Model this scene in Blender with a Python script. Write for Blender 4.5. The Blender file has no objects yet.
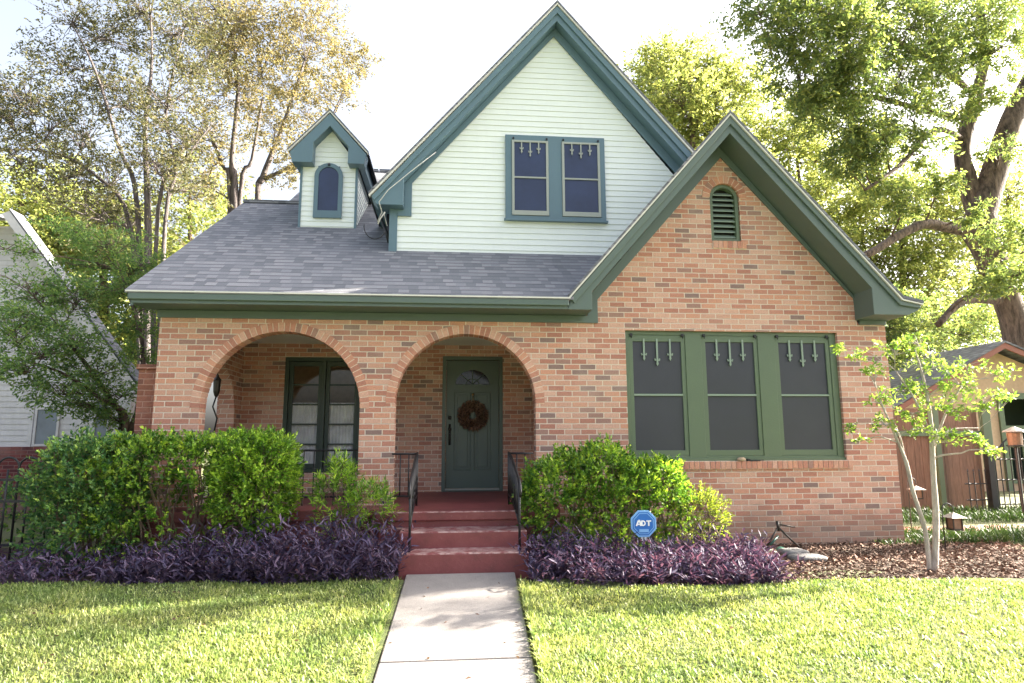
import bpy, bmesh, math, random
import numpy as np
from mathutils import Vector, Matrix
from mathutils.geometry import tessellate_polygon
random.seed(7)
rng = np.random.default_rng(7)
sc = bpy.context.scene
COL = sc.collection
rad = math.radians

# ------------------------------------------------------------------ camera
FPX = 650.0
yaw, pitch, roll = rad(5.34), rad(8.8), rad(-0.23)
_w = np.array([math.sin(yaw)*math.cos(pitch), math.cos(yaw)*math.cos(pitch), math.sin(pitch)])
_r = np.array([math.cos(yaw), -math.sin(yaw), 0.0])
_u = np.cross(_r, _w)
_r, _u = math.cos(roll)*_r + math.sin(roll)*_u, -math.sin(roll)*_r + math.cos(roll)*_u
CAM = np.array([0.0, -8.05, 1.42])
cd = bpy.data.cameras.new('camera')
cam = bpy.data.objects.new('camera', cd)
COL.objects.link(cam)
cd.sensor_width = 36.0
cd.lens = FPX/1024*36.0
cd.clip_end = 2000
cd.clip_start = 0.05
M = Matrix(((_r[0], _u[0], -_w[0], CAM[0]), (_r[1], _u[1], -_w[1], CAM[1]), (_r[2], _u[2], -_w[2], CAM[2]), (0, 0, 0, 1)))
cam.matrix_world = M
sc.camera = cam


def at(x, y, Y):
    """survey helper: world point at depth plane Y seen in direction (x, y)"""
    d = _w + _r*(x-512)/FPX - _u*(y-341.5)/FPX
    t = (Y-CAM[1])/d[1]
    return CAM + t*d


def gz(y, x=0.0):
    y = np.asarray(y, float)
    return 0.11 - 0.104*np.clip(-1.3-y, 0, 7.2)

# ------------------------------------------------------------------ materials


class NT:
    def __init__(s, name):
        s.m = bpy.data.materials.new(name)
        s.m.use_nodes = True
        s.t = s.m.node_tree
        s.t.nodes.clear()
        s.out = s.t.nodes.new('ShaderNodeOutputMaterial')

    def n(s, typ, **kw):
        nd = s.t.nodes.new('ShaderNode'+typ)
        for k, v in kw.items():
            if k.startswith('i_'):
                nd.inputs[int(k[2:]) if k[2:].isdigit() else k[2:]].default_value = v
            else:
                setattr(nd, k, v)
        return nd

    def l(s, a, b):
        s.t.links.new(a, b)

    def math(s, op, a, b=None, c=None):
        nd = s.n('Math', operation=op)
        for i, v in enumerate((a, b, c)):
            if v is None:
                continue
            if isinstance(v, (int, float)):
                nd.inputs[i].default_value = v
            else:
                s.l(v, nd.inputs[i])
        return nd.outputs[0]

    def ramp(s, fac, stops, interp='LINEAR'):
        nd = s.n('ValToRGB')
        cr = nd.color_ramp
        cr.interpolation = interp
        while len(cr.elements) < len(stops):
            cr.elements.new(0.5)
        for e, (p, c) in zip(cr.elements, stops):
            e.position = p
            e.color = (*c, 1)
        s.l(fac, nd.inputs[0])
        return nd.outputs[0]

    def noise(s, scale, detail=4, rough=0.55, vec=None, dim='3D'):
        nd = s.n('TexNoise')
        nd.inputs['Scale'].default_value = scale
        nd.inputs['Detail'].default_value = detail
        nd.inputs['Roughness'].default_value = rough
        s.l(vec if vec is not None else s.pos(), nd.inputs['Vector'])
        return nd.outputs['Fac']

    def pos(s):
        if not hasattr(s, '_p'):
            s._p = s.n('NewGeometry').outputs['Position']
        return s._p

    def xyz(s):
        if not hasattr(s, '_x'):
            nd = s.n('SeparateXYZ')
            s.l(s.pos(), nd.inputs[0])
            s._x = nd.outputs
        return s._x

    def mix(s, fac, a, b, typ='MIX'):
        nd = s.n('Mix', data_type='RGBA', blend_type=typ)
        for i, v in ((0, fac), (6, a), (7, b)):
            if isinstance(v, (int, float)):
                nd.inputs[i].default_value = v
            elif isinstance(v, tuple):
                nd.inputs[i].default_value = (*v, 1)
            else:
                s.l(v, nd.inputs[i])
        return nd.outputs[2]

    def principled(s, col, rough=0.6, bump=None, dist=0.005, strength=1.0, **kw):
        p = s.n('BsdfPrincipled')
        if isinstance(col, tuple):
            p.inputs['Base Color'].default_value = (*col, 1)
        else:
            s.l(col, p.inputs['Base Color'])
        if isinstance(rough, (int, float)):
            p.inputs['Roughness'].default_value = rough
        else:
            s.l(rough, p.inputs['Roughness'])
        for k, v in kw.items():
            p.inputs[k.replace('_', ' ')].default_value = v
        if bump is not None:
            b = s.n('Bump')
            b.inputs['Distance'].default_value = dist
            b.inputs['Strength'].default_value = strength
            s.l(bump, b.inputs['Height'])
            s.l(b.outputs[0], p.inputs['Normal'])
        s.p = p
        s.l(p.outputs[0], s.out.inputs[0])
        return s


BRICKS = [(0.0, (0.48, 0.225, 0.16)), (0.16, (0.54, 0.30, 0.22)), (0.34, (0.56, 0.28, 0.19)), (0.5, (0.41, 0.185, 0.135)),
          (0.60, (0.59, 0.35, 0.265)), (0.78, (0.45, 0.21, 0.15)), (0.89, (0.25, 0.165, 0.145)), (0.94, (0.33, 0.19, 0.155))]


def mat_brick(name, stops=BRICKS, mortar=(0.72, 0.60, 0.50), bw=0.2032, bh=0.0677, mw=0.011):
    t = NT(name)
    X, Y, Z = t.xyz()
    nz = t.noise(9, 2)
    wob = t.math('MULTIPLY', t.math('SUBTRACT', nz, 0.5), 0.006)
    u = t.math('ADD', t.math('ADD', t.math('ADD', X, Y), 50.0), wob)
    v = t.math('ADD', t.math('ADD', Z, 10.0), wob)
    vr = t.math('DIVIDE', v, bh)
    row = t.math('FLOOR', vr)
    rn = t.n('TexWhiteNoise', noise_dimensions='1D')
    t.l(row, rn.inputs['W'])
    uu = t.math('ADD', t.math('ADD', t.math('DIVIDE', u, bw), t.math('MULTIPLY', t.math('FLOORED_MODULO', row, 2.0), 0.5)), t.math('MULTIPLY', rn.outputs[0], 0.10))
    col = t.math('FLOOR', uu)
    fx = t.math('FRACT', uu)
    fy = t.math('FRACT', vr)
    dx = t.math('MULTIPLY', t.math('MINIMUM', fx, t.math('SUBTRACT', 1.0, fx)), bw)
    dy = t.math('MULTIPLY', t.math('MINIMUM', fy, t.math('SUBTRACT', 1.0, fy)), bh)
    d = t.math('MINIMUM', dx, dy)
    mr = t.n('MapRange', interpolation_type='SMOOTHSTEP')
    t.l(d, mr.inputs[0])
    mr.inputs[1].default_value = mw/2-0.0015
    mr.inputs[2].default_value = mw/2+0.002
    mask = mr.outputs[0]
    cv = t.n('CombineXYZ')
    t.l(col, cv.inputs[0])
    t.l(row, cv.inputs[1])
    wn = t.n('TexWhiteNoise', noise_dimensions='3D')
    t.l(cv.outputs[0], wn.inputs['Vector'])
    bc = t.ramp(wn.outputs['Value'], stops, 'CONSTANT')
    fine = t.noise(55, 5, 0.7)
    bc = t.mix(1.0, bc, t.ramp(fine, [(0.25, (0.72, 0.70, 0.70)), (0.75, (1.22, 1.22, 1.22))]), 'MULTIPLY')
    big = t.noise(1.3, 4)
    bc = t.mix(t.math('MULTIPLY', t.ramp(big, [(0.52, (0, 0, 0)), (0.75, (1, 1, 1))]), 0.30), bc, (0.62, 0.47, 0.40))
    mc = t.mix(fine, tuple(c*0.82 for c in mortar), tuple(min(1, c*1.12) for c in mortar))
    c = t.mix(mask, mc, bc)
    st = t.math('ADD', Z, t.math('MULTIPLY', t.noise(2.2, 5, 0.7), -0.75))
    st = t.ramp(st, [(0.0, (0.55, 0.55, 0.55)), (0.28, (0, 0, 0))])
    c = t.mix(st, c, (0.20, 0.15, 0.12))
    hb = t.math('ADD', mask, t.math('MULTIPLY', fine, 0.25))
    t.principled(c, 0.88, hb, 0.006)
    return t.m


def mat_tone(name, stops=BRICKS):
    t = NT(name)
    a = t.n('Attribute', attribute_name='tone')
    bc = t.ramp(a.outputs['Fac'], stops, 'CONSTANT')
    fine = t.noise(55, 5, 0.7)
    bc = t.mix(1.0, bc, t.ramp(fine, [(0.25, (0.75, 0.73, 0.73)), (0.75, (1.25, 1.25, 1.25))]), 'MULTIPLY')
    t.principled(bc, 0.88, fine, 0.002)
    return t.m


def mat_shingle(name, axis):
    t = NT(name)
    X, Y, Z = t.xyz()
    U = X if axis == 'X' else Y
    wob = t.math('MULTIPLY', t.math('SUBTRACT', t.noise(3, 3), 0.5), 0.02)
    vr = t.math('DIVIDE', t.math('ADD', t.math('ADD', Z, 10.0), wob), 0.074)
    row = t.math('FLOOR', vr)
    fy = t.math('FRACT', vr)
    rn = t.n('TexWhiteNoise', noise_dimensions='1D')
    t.l(row, rn.inputs['W'])
    uu = t.math('ADD', t.math('DIVIDE', t.math('ADD', U, 50.0), 0.125), t.math('MULTIPLY', rn.outputs[0], 7.3))
    col = t.math('FLOOR', uu)
    fx = t.math('FRACT', uu)
    cv = t.n('CombineXYZ')
    t.l(col, cv.inputs[0])
    t.l(row, cv.inputs[1])
    wn = t.n('TexWhiteNoise', noise_dimensions='3D')
    t.l(cv.outputs[0], wn.inputs['Vector'])
    c = t.ramp(wn.outputs['Value'], [(0.0, (0.115, 0.122, 0.14)), (0.3, (0.15, 0.157, 0.178)), (0.6, (0.178, 0.184, 0.205)), (1.0, (0.215, 0.218, 0.235))])
    gr = t.noise(220, 3, 0.8)
    c = t.mix(1.0, c, t.ramp(gr, [(0.3, (0.7, 0.7, 0.7)), (0.7, (1.3, 1.3, 1.3))]), 'MULTIPLY')
    thick = t.math('GREATER_THAN', wn.outputs['Value'], 0.5)
    h = t.math('MULTIPLY', t.math('SUBTRACT', 1.0, fy), t.math('ADD', 0.55, t.math('MULTIPLY', thick, 0.45)))
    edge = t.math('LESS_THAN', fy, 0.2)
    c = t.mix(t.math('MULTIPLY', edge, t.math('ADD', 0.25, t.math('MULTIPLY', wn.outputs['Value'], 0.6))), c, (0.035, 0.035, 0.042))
    t.principled(c, 0.92, t.math('ADD', h, t.math('MULTIPLY', gr, 0.12)), 0.014)
    return t.m


def mat_paint(name, col, rough=0.45, dirt=0.25):
    t = NT(name)
    n1 = t.noise(4, 6, 0.65)
    n2 = t.noise(60, 3)
    mp = t.n('Mapping')
    mp.inputs['Scale'].default_value = (1, 1, .12)
    t.l(t.pos(), mp.inputs[0])
    n3 = t.noise(16, 5, 0.7, mp.outputs[0])
    c = t.mix(t.math('MULTIPLY', t.ramp(n1, [(0.35, (0, 0, 0)), (0.75, (1, 1, 1))]), dirt), col, tuple(x*0.62+0.02 for x in col))
    c = t.mix(t.math('MULTIPLY', t.ramp(n3, [(0.48, (0, 0, 0)), (0.72, (1, 1, 1))]), dirt*.9), c, tuple(x*0.7+0.035 for x in col))
    t.principled(c, rough, n2, 0.0012)
    return t.m


def mat_plain(name, col, rough=0.6, var=0.15, scale=20, bumpd=0.002, **kw):
    t = NT(name)
    n1 = t.noise(scale, 5, 0.65)
    c = t.mix(1.0, col, t.ramp(n1, [(0.25, (1-var,)*3), (0.75, (1+var,)*3)]), 'MULTIPLY')
    t.principled(c, rough, n1, bumpd, **kw)
    return t.m


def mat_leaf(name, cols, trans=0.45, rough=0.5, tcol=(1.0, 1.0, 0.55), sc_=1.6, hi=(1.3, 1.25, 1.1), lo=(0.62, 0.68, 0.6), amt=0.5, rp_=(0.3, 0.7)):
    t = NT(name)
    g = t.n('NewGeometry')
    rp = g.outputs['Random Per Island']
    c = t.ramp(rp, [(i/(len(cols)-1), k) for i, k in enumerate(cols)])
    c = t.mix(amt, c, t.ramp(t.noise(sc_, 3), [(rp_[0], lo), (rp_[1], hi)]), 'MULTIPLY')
    p = t.n('BsdfPrincipled')
    t.l(c, p.inputs['Base Color'])
    p.inputs['Roughness'].default_value = rough
    p.inputs['Specular IOR Level'].default_value = 0.35
    tr = t.n('BsdfTranslucent')
    t.l(t.mix(1.0, c, tuple(1.5*x for x in tcol), 'MULTIPLY'), tr.inputs[0])
    mx = t.n('MixShader')
    mx.inputs[0].default_value = trans
    t.l(p.outputs[0], mx.inputs[1])
    t.l(tr.outputs[0], mx.inputs[2])
    t.l(mx.outputs[0], t.out.inputs[0])
    return t.m


def mat_bark(name, a, b, scale=6):
    t = NT(name)
    mp = t.n('Mapping')
    mp.inputs['Scale'].default_value = (1, 1, 0.22)
    t.l(t.pos(), mp.inputs[0])
    n1 = t.noise(scale*3, 6, 0.7, mp.outputs[0])
    t.principled(t.ramp(n1, [(0.36, a), (0.64, b)]), 0.9, n1, 0.07)
    return t.m


def mat_glass(name, col, rough=0.08, spec=0.6):
    t = NT(name)
    n1 = t.noise(2.5, 2)
    t.principled(col, rough, n1, 0.01, strength=0.4, Specular_IOR_Level=spec)
    return t.m


MT = {}
MT['brick'] = mat_brick('brick')
MT['tone'] = mat_tone('brick_single')
MT['mortar'] = mat_plain('mortar', (0.72, 0.60, 0.50), 0.9, 0.15, 40)
MT['brick_dark'] = mat_brick('brick_dark_red', [(0, (0.13, 0.025, 0.025)), (0.5, (0.16, 0.03, 0.03)), (0.8, (0.09, 0.02, 0.025))], (0.22, 0.12, 0.11))
MT['brick_red'] = mat_brick('brick_red', [(0, (0.26, 0.10, 0.068)), (0.5, (0.22, 0.085, 0.055)), (0.8, (0.17, 0.07, 0.052))], (0.4, 0.22, 0.17))
MT['roof_x'] = mat_shingle('shingles_front', 'X')
MT['roof_y'] = mat_shingle('shingles_side', 'Y')
MT['siding'] = mat_paint('siding_paint', (0.765, 0.82, 0.80), 0.5, 0.10)
MT['green'] = mat_paint('green_trim_paint', (0.095, 0.135, 0.118), 0.42, 0.3)
MT['wgreen'] = mat_paint('green_window_paint', (0.105, 0.150, 0.09), 0.42, 0.25)
MT['skygreen'] = mat_paint('sky_tinted_green_trim', (0.105, 0.178, 0.222), 0.42, 0.2)  # upper-storey green trim with the blue sky reflection put into its colour
MT['dgreen'] = mat_paint('door_paint', (0.075, 0.112, 0.100), 0.38, 0.2)
MT['fgreen'] = mat_paint('french_window_paint', (0.03, 0.05, 0.038), 0.4, 0.2)
MT['drip'] = mat_paint('drip_edge_metal', (0.68, 0.67, 0.62), 0.4, 0.3)
MT['sash'] = mat_paint('sash_paint', (0.33, 0.36, 0.33), 0.5, 0.2)
MT['crossp'] = mat_paint('muntin_paint', (0.24, 0.31, 0.25), 0.5, 0.2)
MT['screen'] = mat_plain('window_screen', (0.034, 0.037, 0.050), 0.42, 0.1, 3, 0.001)
MT['screen_up'] = mat_plain('sky_tinted_upper_screen', (0.022, 0.036, 0.092), 0.35, 0.25, 2.5, 0.004)  # blue of the reflected sky painted into the base colour
MT['glass'] = mat_glass('dark_glass', (0.012, 0.014, 0.015))
MT['curtain'] = mat_plain('curtain_cloth', (0.80, 0.80, 0.82), 0.9, 0.2, 6, 0.01)
MT['white'] = mat_paint('white_paint', (0.75, 0.75, 0.73), 0.5, 0.15)
MT['black'] = mat_plain('black_iron', (0.013, 0.013, 0.016), 0.45, 0.3, 30)
MT['brass'] = mat_plain('aged_brass', (0.35, 0.22, 0.09), 0.35, 0.3, 30, Metallic=0.8)
MT['bronze'] = mat_plain('dark_bronze', (0.05, 0.045, 0.04), 0.4, 0.3, 30, Metallic=0.6)
MT['copper'] = mat_plain('copper_lamp', (0.22, 0.12, 0.07), 0.5, 0.3, 30)
MT['cream'] = mat_plain('cream_metal', (0.36, 0.33, 0.28), 0.5, 0.2, 20)
t = NT('red_porch_paint')
n1 = t.noise(3.2, 7, 0.7)
n2 = t.noise(30, 4, 0.7)
c = t.ramp(n1, [(0.25, (0.11, 0.030, 0.032)), (0.5, (0.185, 0.044, 0.046)), (0.8, (0.23, 0.075, 0.072))])
c = t.mix(t.ramp(n2, [(0.6, (0, 0, 0)), (0.8, (0.45, 0.45, 0.45))]), c, (0.34, 0.20, 0.19))
Zr = t.xyz()[2]
wear = None
for e_ in (.345, .512, .683):
    w_ = t.math('LESS_THAN', t.math('ABSOLUTE', t.math('SUBTRACT', Zr, e_-.004)), .0085)
    if e_ > .6:
        w_ = t.math('MULTIPLY', w_, t.math('LESS_THAN', t.xyz()[1], -.76))
    wear = w_ if wear is None else t.math('MAXIMUM', wear, w_)
wear = t.math('MULTIPLY', wear, t.ramp(t.noise(9, 5, 0.75), [(0.42, (0, 0, 0)), (0.58, (.9, .9, .9))]))
c = t.mix(wear, c, (0.42, 0.30, 0.28))
t.principled(c, 0.5, n2, 0.003)
MT['redp'] = t.m
t = NT('concrete')
n1 = t.noise(1.6, 8, 0.7)
n2 = t.noise(90, 4, 0.7)
c = t.ramp(n1, [(0.3, (0.15, 0.14, 0.135)), (0.55, (0.195, 0.182, 0.175)), (0.75, (0.235, 0.22, 0.21))])
c = t.mix(t.ramp(t.noise(7, 5, 0.75), [(0.56, (0, 0, 0)), (0.75, (0.5, 0.5, 0.5))]), c, (0.12, 0.10, 0.085))
c = t.mix(1.0, c, t.ramp(n2, [(0.3, (0.8,)*3), (0.7, (1.2,)*3)]), 'MULTIPLY')
t.principled(c, 0.85, n2, 0.003)
MT['concrete'] = t.m
t = NT('soil')
n1 = t.noise(14, 8, 0.75)
c = t.ramp(n1, [(0.3, (0.035, 0.025, 0.017)), (0.7, (0.11, 0.075, 0.05))])
t.principled(c, 0.95, n1, 0.03)
MT['soil'] = t.m
t = NT('turf')
n1 = t.noise(25, 8, 0.75)
c = t.ramp(n1, [(0.3, (0.035, 0.05, 0.012)), (0.7, (0.10, 0.13, 0.035))])
t.principled(c, 0.95, n1, 0.04)
MT['turf'] = t.m
t = NT('ground_cover')
n1 = t.noise(0.6, 10, 0.75)
c = t.ramp(n1, [(0.3, (0.06, 0.075, 0.025)), (0.6, (0.12, 0.13, 0.05)), (0.8, (0.19, 0.15, 0.09))])
t.principled(c, 0.95, n1, 0.05)
MT['ground'] = t.m
t = NT('cedar_boards')
X, Y, Z = t.xyz()
u = t.math('DIVIDE', t.math('ADD', X, 50.0), 0.14)
wn = t.n('TexWhiteNoise', noise_dimensions='1D')
t.l(t.math('FLOOR', u), wn.inputs['W'])
c = t.ramp(wn.outputs['Value'], [(0, (0.15, 0.09, 0.062)), (0.5, (0.19, 0.112, 0.078)), (1, (0.25, 0.148, 0.105))])
mp = t.n('Mapping')
mp.inputs['Scale'].default_value = (1, 1, 0.1)
t.l(t.pos(), mp.inputs[0])
gn = t.noise(35, 5, 0.7, mp.outputs[0])
c = t.mix(1.0, c, t.ramp(gn, [(0.3, (0.65,)*3), (0.7, (1.25,)*3)]), 'MULTIPLY')
t.principled(c, 0.85, gn, 0.003)
MT['cedar'] = t.m
MT['stucco'] = mat_plain('tan_stucco', (0.50, 0.36, 0.25), 0.9, 0.15, 12, 0.004)
MT['redtrim'] = mat_paint('red_brown_trim', (0.26, 0.095, 0.065), 0.6, 0.3)
MT['stone'] = mat_plain('pale_stone', (0.17, 0.165, 0.16), 0.85, 0.25, 14, 0.01)
MT['hose'] = mat_plain('hose_rubber', (0.42, 0.40, 0.33), 0.5, 0.2, 20)
MT['hosegreen'] = mat_plain('green_metal', (0.025, 0.09, 0.065), 0.4, 0.2, 20)
t = NT('sign_face')
t.principled((0.015, 0.14, 0.50), 0.35)
MT['blue'] = t.m
t = NT('sign_white')
t.principled((0.85, 0.86, 0.88), 0.35)
MT['signwhite'] = t.m
t = NT('sign_light_blue')
t.principled((0.20, 0.42, 0.75), 0.35)
MT['signlb'] = t.m
MT['panes_blue'] = mat_plain('neighbour_glass', (0.17, 0.20, 0.25), 0.3, 0.2, 3)
MT['oldwhite'] = mat_paint('weathered_white_siding', (0.60, 0.58, 0.60), 0.7, 0.5)
MT['mulchm'] = mat_leaf('mulch_chips', [(0.07, 0.04, 0.03), (0.16, 0.09, 0.066), (0.27, 0.175, 0.135), (0.09, 0.05, 0.038)], 0.0, 0.9)
MT['wreathm'] = mat_leaf('dried_leaves', [(0.08, 0.04, 0.03), (0.20, 0.11, 0.08), (0.32, 0.20, 0.15), (0.10, 0.05, 0.04)], 0.1, 0.8)

# leaf materials
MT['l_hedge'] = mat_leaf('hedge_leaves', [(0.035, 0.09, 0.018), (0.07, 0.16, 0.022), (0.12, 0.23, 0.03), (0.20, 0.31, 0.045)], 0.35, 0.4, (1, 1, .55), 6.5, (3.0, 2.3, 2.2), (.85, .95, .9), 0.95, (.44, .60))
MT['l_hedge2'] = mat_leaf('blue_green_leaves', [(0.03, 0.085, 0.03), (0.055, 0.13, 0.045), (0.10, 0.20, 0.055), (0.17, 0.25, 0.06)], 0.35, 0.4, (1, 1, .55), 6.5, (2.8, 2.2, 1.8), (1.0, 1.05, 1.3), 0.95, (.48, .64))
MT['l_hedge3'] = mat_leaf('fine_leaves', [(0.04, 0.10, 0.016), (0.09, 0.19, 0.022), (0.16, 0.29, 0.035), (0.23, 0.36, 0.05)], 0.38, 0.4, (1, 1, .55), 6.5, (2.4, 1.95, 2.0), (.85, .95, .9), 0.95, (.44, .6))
MT['l_yellow'] = mat_leaf('yellow_leaves', [(0.13, 0.19, 0.03), (0.24, 0.32, 0.045), (0.34, 0.40, 0.07), (0.10, 0.17, 0.03)], 0.4, 0.45)
MT['l_purple'] = mat_leaf('purple_leaves', [(0.035, 0.03, 0.075), (0.07, 0.055, 0.125), (0.14, 0.10, 0.17), (0.055, 0.042, 0.10)], 0.3, 0.62, (1.0, 0.6, 0.5))
MT['l_pecan'] = mat_leaf('pecan_leaves', [(0.08, 0.125, 0.06), (0.13, 0.185, 0.075), (0.20, 0.25, 0.09), (0.31, 0.33, 0.11)], 0.55, 0.42, (1, 1, .65))
MT['l_hazed'] = mat_leaf('hazed_leaves', [(0.16, 0.20, 0.07), (0.25, 0.29, 0.10), (0.36, 0.36, 0.14), (0.13, 0.18, 0.07)], 0.55, 0.5, (1, 1, .7))  # far trees: leaf colour lightened to carry the bright haze
MT['l_olive'] = mat_leaf('olive_leaves', [(0.055, 0.062, 0.04), (0.09, 0.098, 0.05), (0.15, 0.135, 0.068), (0.07, 0.082, 0.045)], 0.38, 0.5, (1, .97, .75))
MT['l_autumn'] = mat_leaf('yellowing_leaves', [(0.11, 0.11, 0.06), (0.18, 0.155, 0.08), (0.27, 0.22, 0.11), (0.10, 0.11, 0.06)], 0.4, 0.5, (1, .95, .7))
MT['l_left'] = mat_leaf('layered_leaves', [(0.07, 0.14, 0.06), (0.11, 0.20, 0.08), (0.17, 0.27, 0.10), (0.24, 0.31, 0.11)], 0.5)
MT['l_myrtle'] = mat_leaf('myrtle_leaves', [(0.10, 0.21, 0.04), (0.18, 0.30, 0.06), (0.30, 0.36, 0.11), (0.13, 0.23, 0.05)], 0.45)
MT['l_dark'] = mat_leaf('dark_leaves', [(0.03, 0.07, 0.02), (0.05, 0.10, 0.025), (0.08, 0.14, 0.03)], 0.4)
MT['l_strip'] = mat_leaf('shaded_strap_leaves', [(0.013, 0.032, 0.010), (0.022, 0.048, 0.013), (0.04, 0.072, 0.02)], 0.25)  # darkened so the colour carries shade that no tree casts here
MT['l_grass'] = mat_leaf('grass_blades', [(0.12, 0.175, 0.06), (0.20, 0.265, 0.08), (0.32, 0.375, 0.14), (0.50, 0.52, 0.28)], 0.4, 0.45, (1.0, 1.0, 0.6), 2.6, (1.35, 1.22, 1.2), (.6, .74, .62), .9)
MT['b_grey'] = mat_bark('grey_bark', (0.06, 0.05, 0.05), (0.17, 0.145, 0.14))
MT['b_brown'] = mat_bark('brown_bark', (0.03, 0.02, 0.016), (0.19, 0.135, 0.105), 3)
MT['b_pale'] = mat_bark('pale_bark', (0.42, 0.35, 0.30), (0.66, 0.60, 0.54), 8)
MT['b_stem'] = mat_bark('stem_bark', (0.16, 0.10, 0.07), (0.33, 0.25, 0.18), 20)

# ------------------------------------------------------------------ mesh helpers


class MB:
    def __init__(s):
        s.v, s.f, s.t, s.tone = [], [], 0.5, []

    def add(s, vs, fs):
        b = len(s.v)
        s.v += [tuple(map(float, p)) for p in vs]
        s.tone += [s.t]*len(vs)
        s.f += [tuple(i+b for i in f) for f in fs]
        return s

    def box(s, x0, x1, y0, y1, z0, z1):
        return s.add([(x0, y0, z0), (x1, y0, z0), (x1, y1, z0), (x0, y1, z0), (x0, y0, z1), (x1, y0, z1), (x1, y1, z1), (x0, y1, z1)],
                     [(0, 3, 2, 1), (4, 5, 6, 7), (0, 1, 5, 4), (1, 2, 6, 5), (2, 3, 7, 6), (3, 0, 4, 7)])

    def plate(s, outline, a, b, axis='Y', holes=()):
        loops = [list(outline)]+[list(h) for h in holes]

        def P(p, d):
            return (p[0], d, p[1]) if axis == 'Y' else (d, p[0], p[1]) if axis == 'X' else (p[0], p[1], d)
        tris = tessellate_polygon([[Vector((p[0], p[1], 0)) for p in l] for l in loops])
        flat = [p for l in loops for p in l]
        n = len(flat)
        vs = [P(p, a) for p in flat]+[P(p, b) for p in flat]
        fs = [tuple(t) for t in tris]+[tuple(i+n for i in reversed(t)) for t in tris]
        k = 0
        for l in loops:
            m = len(l)
            for i in range(m):
                j = (i+1) % m
                fs.append((k+i, k+j, k+j+n, k+i+n))
            k += m
        return s.add(vs, fs)

    def tube(s, pts, rads, sides=8, cap=True):
        pts = [Vector(p) for p in pts]
        if isinstance(rads, (int, float)):
            rads = [rads]*len(pts)
        vs, fs = [], []
        prev = None
        for i, p in enumerate(pts):
            a = pts[max(0, i-1)]
            b = pts[min(len(pts)-1, i+1)]
            d = (b-a)
            d = d.normalized() if d.length > 1e-9 else Vector((0, 0, 1))
            if prev is None:
                x = d.orthogonal().normalized()
            else:
                x = (prev-d*prev.dot(d))
                x = x.normalized() if x.length > 1e-6 else d.orthogonal().normalized()
            prev = x
            y = d.cross(x)
            for k in range(sides):
                an = 2*math.pi*k/sides
                vs.append(p+(x*math.cos(an)+y*math.sin(an))*rads[i])
        for i in range(len(pts)-1):
            for k in range(sides):
                k2 = (k+1) % sides
                fs.append((i*sides+k, i*sides+k2, (i+1)*sides+k2, (i+1)*sides+k))
        if cap:
            fs.append(tuple(reversed(range(sides))))
            fs.append(tuple(range((len(pts)-1)*sides, len(pts)*sides)))
        return s.add(vs, fs)

    def lathe(s, c, prof, sides=16):
        vs, fs = [], []
        for r, z in prof:
            for k in range(sides):
                a = 2*math.pi*k/sides
                vs.append((c[0]+r*math.cos(a), c[1]+r*math.sin(a), c[2]+z))
        for i in range(len(prof)-1):
            for k in range(sides):
                k2 = (k+1) % sides
                fs.append((i*sides+k, i*sides+k2, (i+1)*sides+k2, (i+1)*sides+k))
        fs.append(tuple(reversed(range(sides))))
        fs.append(tuple(range((len(prof)-1)*sides, len(prof)*sides)))
        return s.add(vs, fs)

    def build(s, name, mat, parent=None, smooth=False, bevel=0.0, recalc=True):
        me = bpy.data.meshes.new(name)
        off = parent['_base'] if parent is not None else (0, 0, 0)
        me.from_pydata([(a-off[0], b-off[1], c-off[2]) for a, b, c in s.v], [], s.f)
        if len(set(s.tone)) > 1:
            at_ = me.attributes.new('tone', 'FLOAT', 'POINT')
            at_.data.foreach_set('value', np.array(s.tone, dtype=np.float32))
        if recalc:
            bm = bmesh.new()
            bm.from_mesh(me)
            bmesh.ops.recalc_face_normals(bm, faces=bm.faces)
            bm.to_mesh(me)
            bm.free()
        me.materials.append(mat)
        if smooth:
            me.polygons.foreach_set('use_smooth', [True]*len(me.polygons))
        return link(name, me, parent, bevel)


def link(name, me, parent, bevel=0.0):
    o = bpy.data.objects.new(name, me)
    COL.objects.link(o)
    if parent is not None:
        o.parent = parent
        BASES[o.name] = BASES[parent.name]
    else:
        BASES[o.name] = (0, 0, 0)
    o['_base'] = BASES[o.name]
    if bevel:
        b = o.modifiers.new('bevel', 'BEVEL')
        b.width = bevel
        b.segments = 2
        b.limit_method = 'ANGLE'
    return o


BASES = {}


def tag(o, label=None, cat=None, group=None, kind=None):
    if label:
        o['label'] = label
    if cat:
        o['category'] = cat
    if group:
        o['group'] = group
    if kind:
        o['kind'] = kind
    return o


def thing(name, loc, label, cat, group=None):
    o = bpy.data.objects.new(name, None)
    COL.objects.link(o)
    o.location = tuple(map(float, loc))
    o['_base'] = tuple(map(float, loc))
    BASES[o.name] = tuple(map(float, loc))
    return tag(o, label, cat, group)


def fast_mesh(name, V, F, mat, parent=None):
    """V (n,3) array, F (m,k) index array"""
    V = np.ascontiguousarray(V, dtype=np.float32)
    if parent is not None:
        V = V-np.array(list(parent['_base']), dtype=np.float32)
    F = np.ascontiguousarray(F, dtype=np.int32)
    me = bpy.data.meshes.new(name)
    me.vertices.add(len(V))
    me.vertices.foreach_set('co', V.ravel())
    m, k = F.shape
    me.loops.add(m*k)
    me.loops.foreach_set('vertex_index', F.ravel())
    me.polygons.add(m)
    me.polygons.foreach_set('loop_start', np.arange(0, m*k, k, dtype=np.int32))
    me.update(calc_edges=True)
    me.materials.append(mat)
    return link(name, me, parent)


def unit(a):
    return a/np.maximum(np.linalg.norm(a, axis=-1, keepdims=True), 1e-9)


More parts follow.
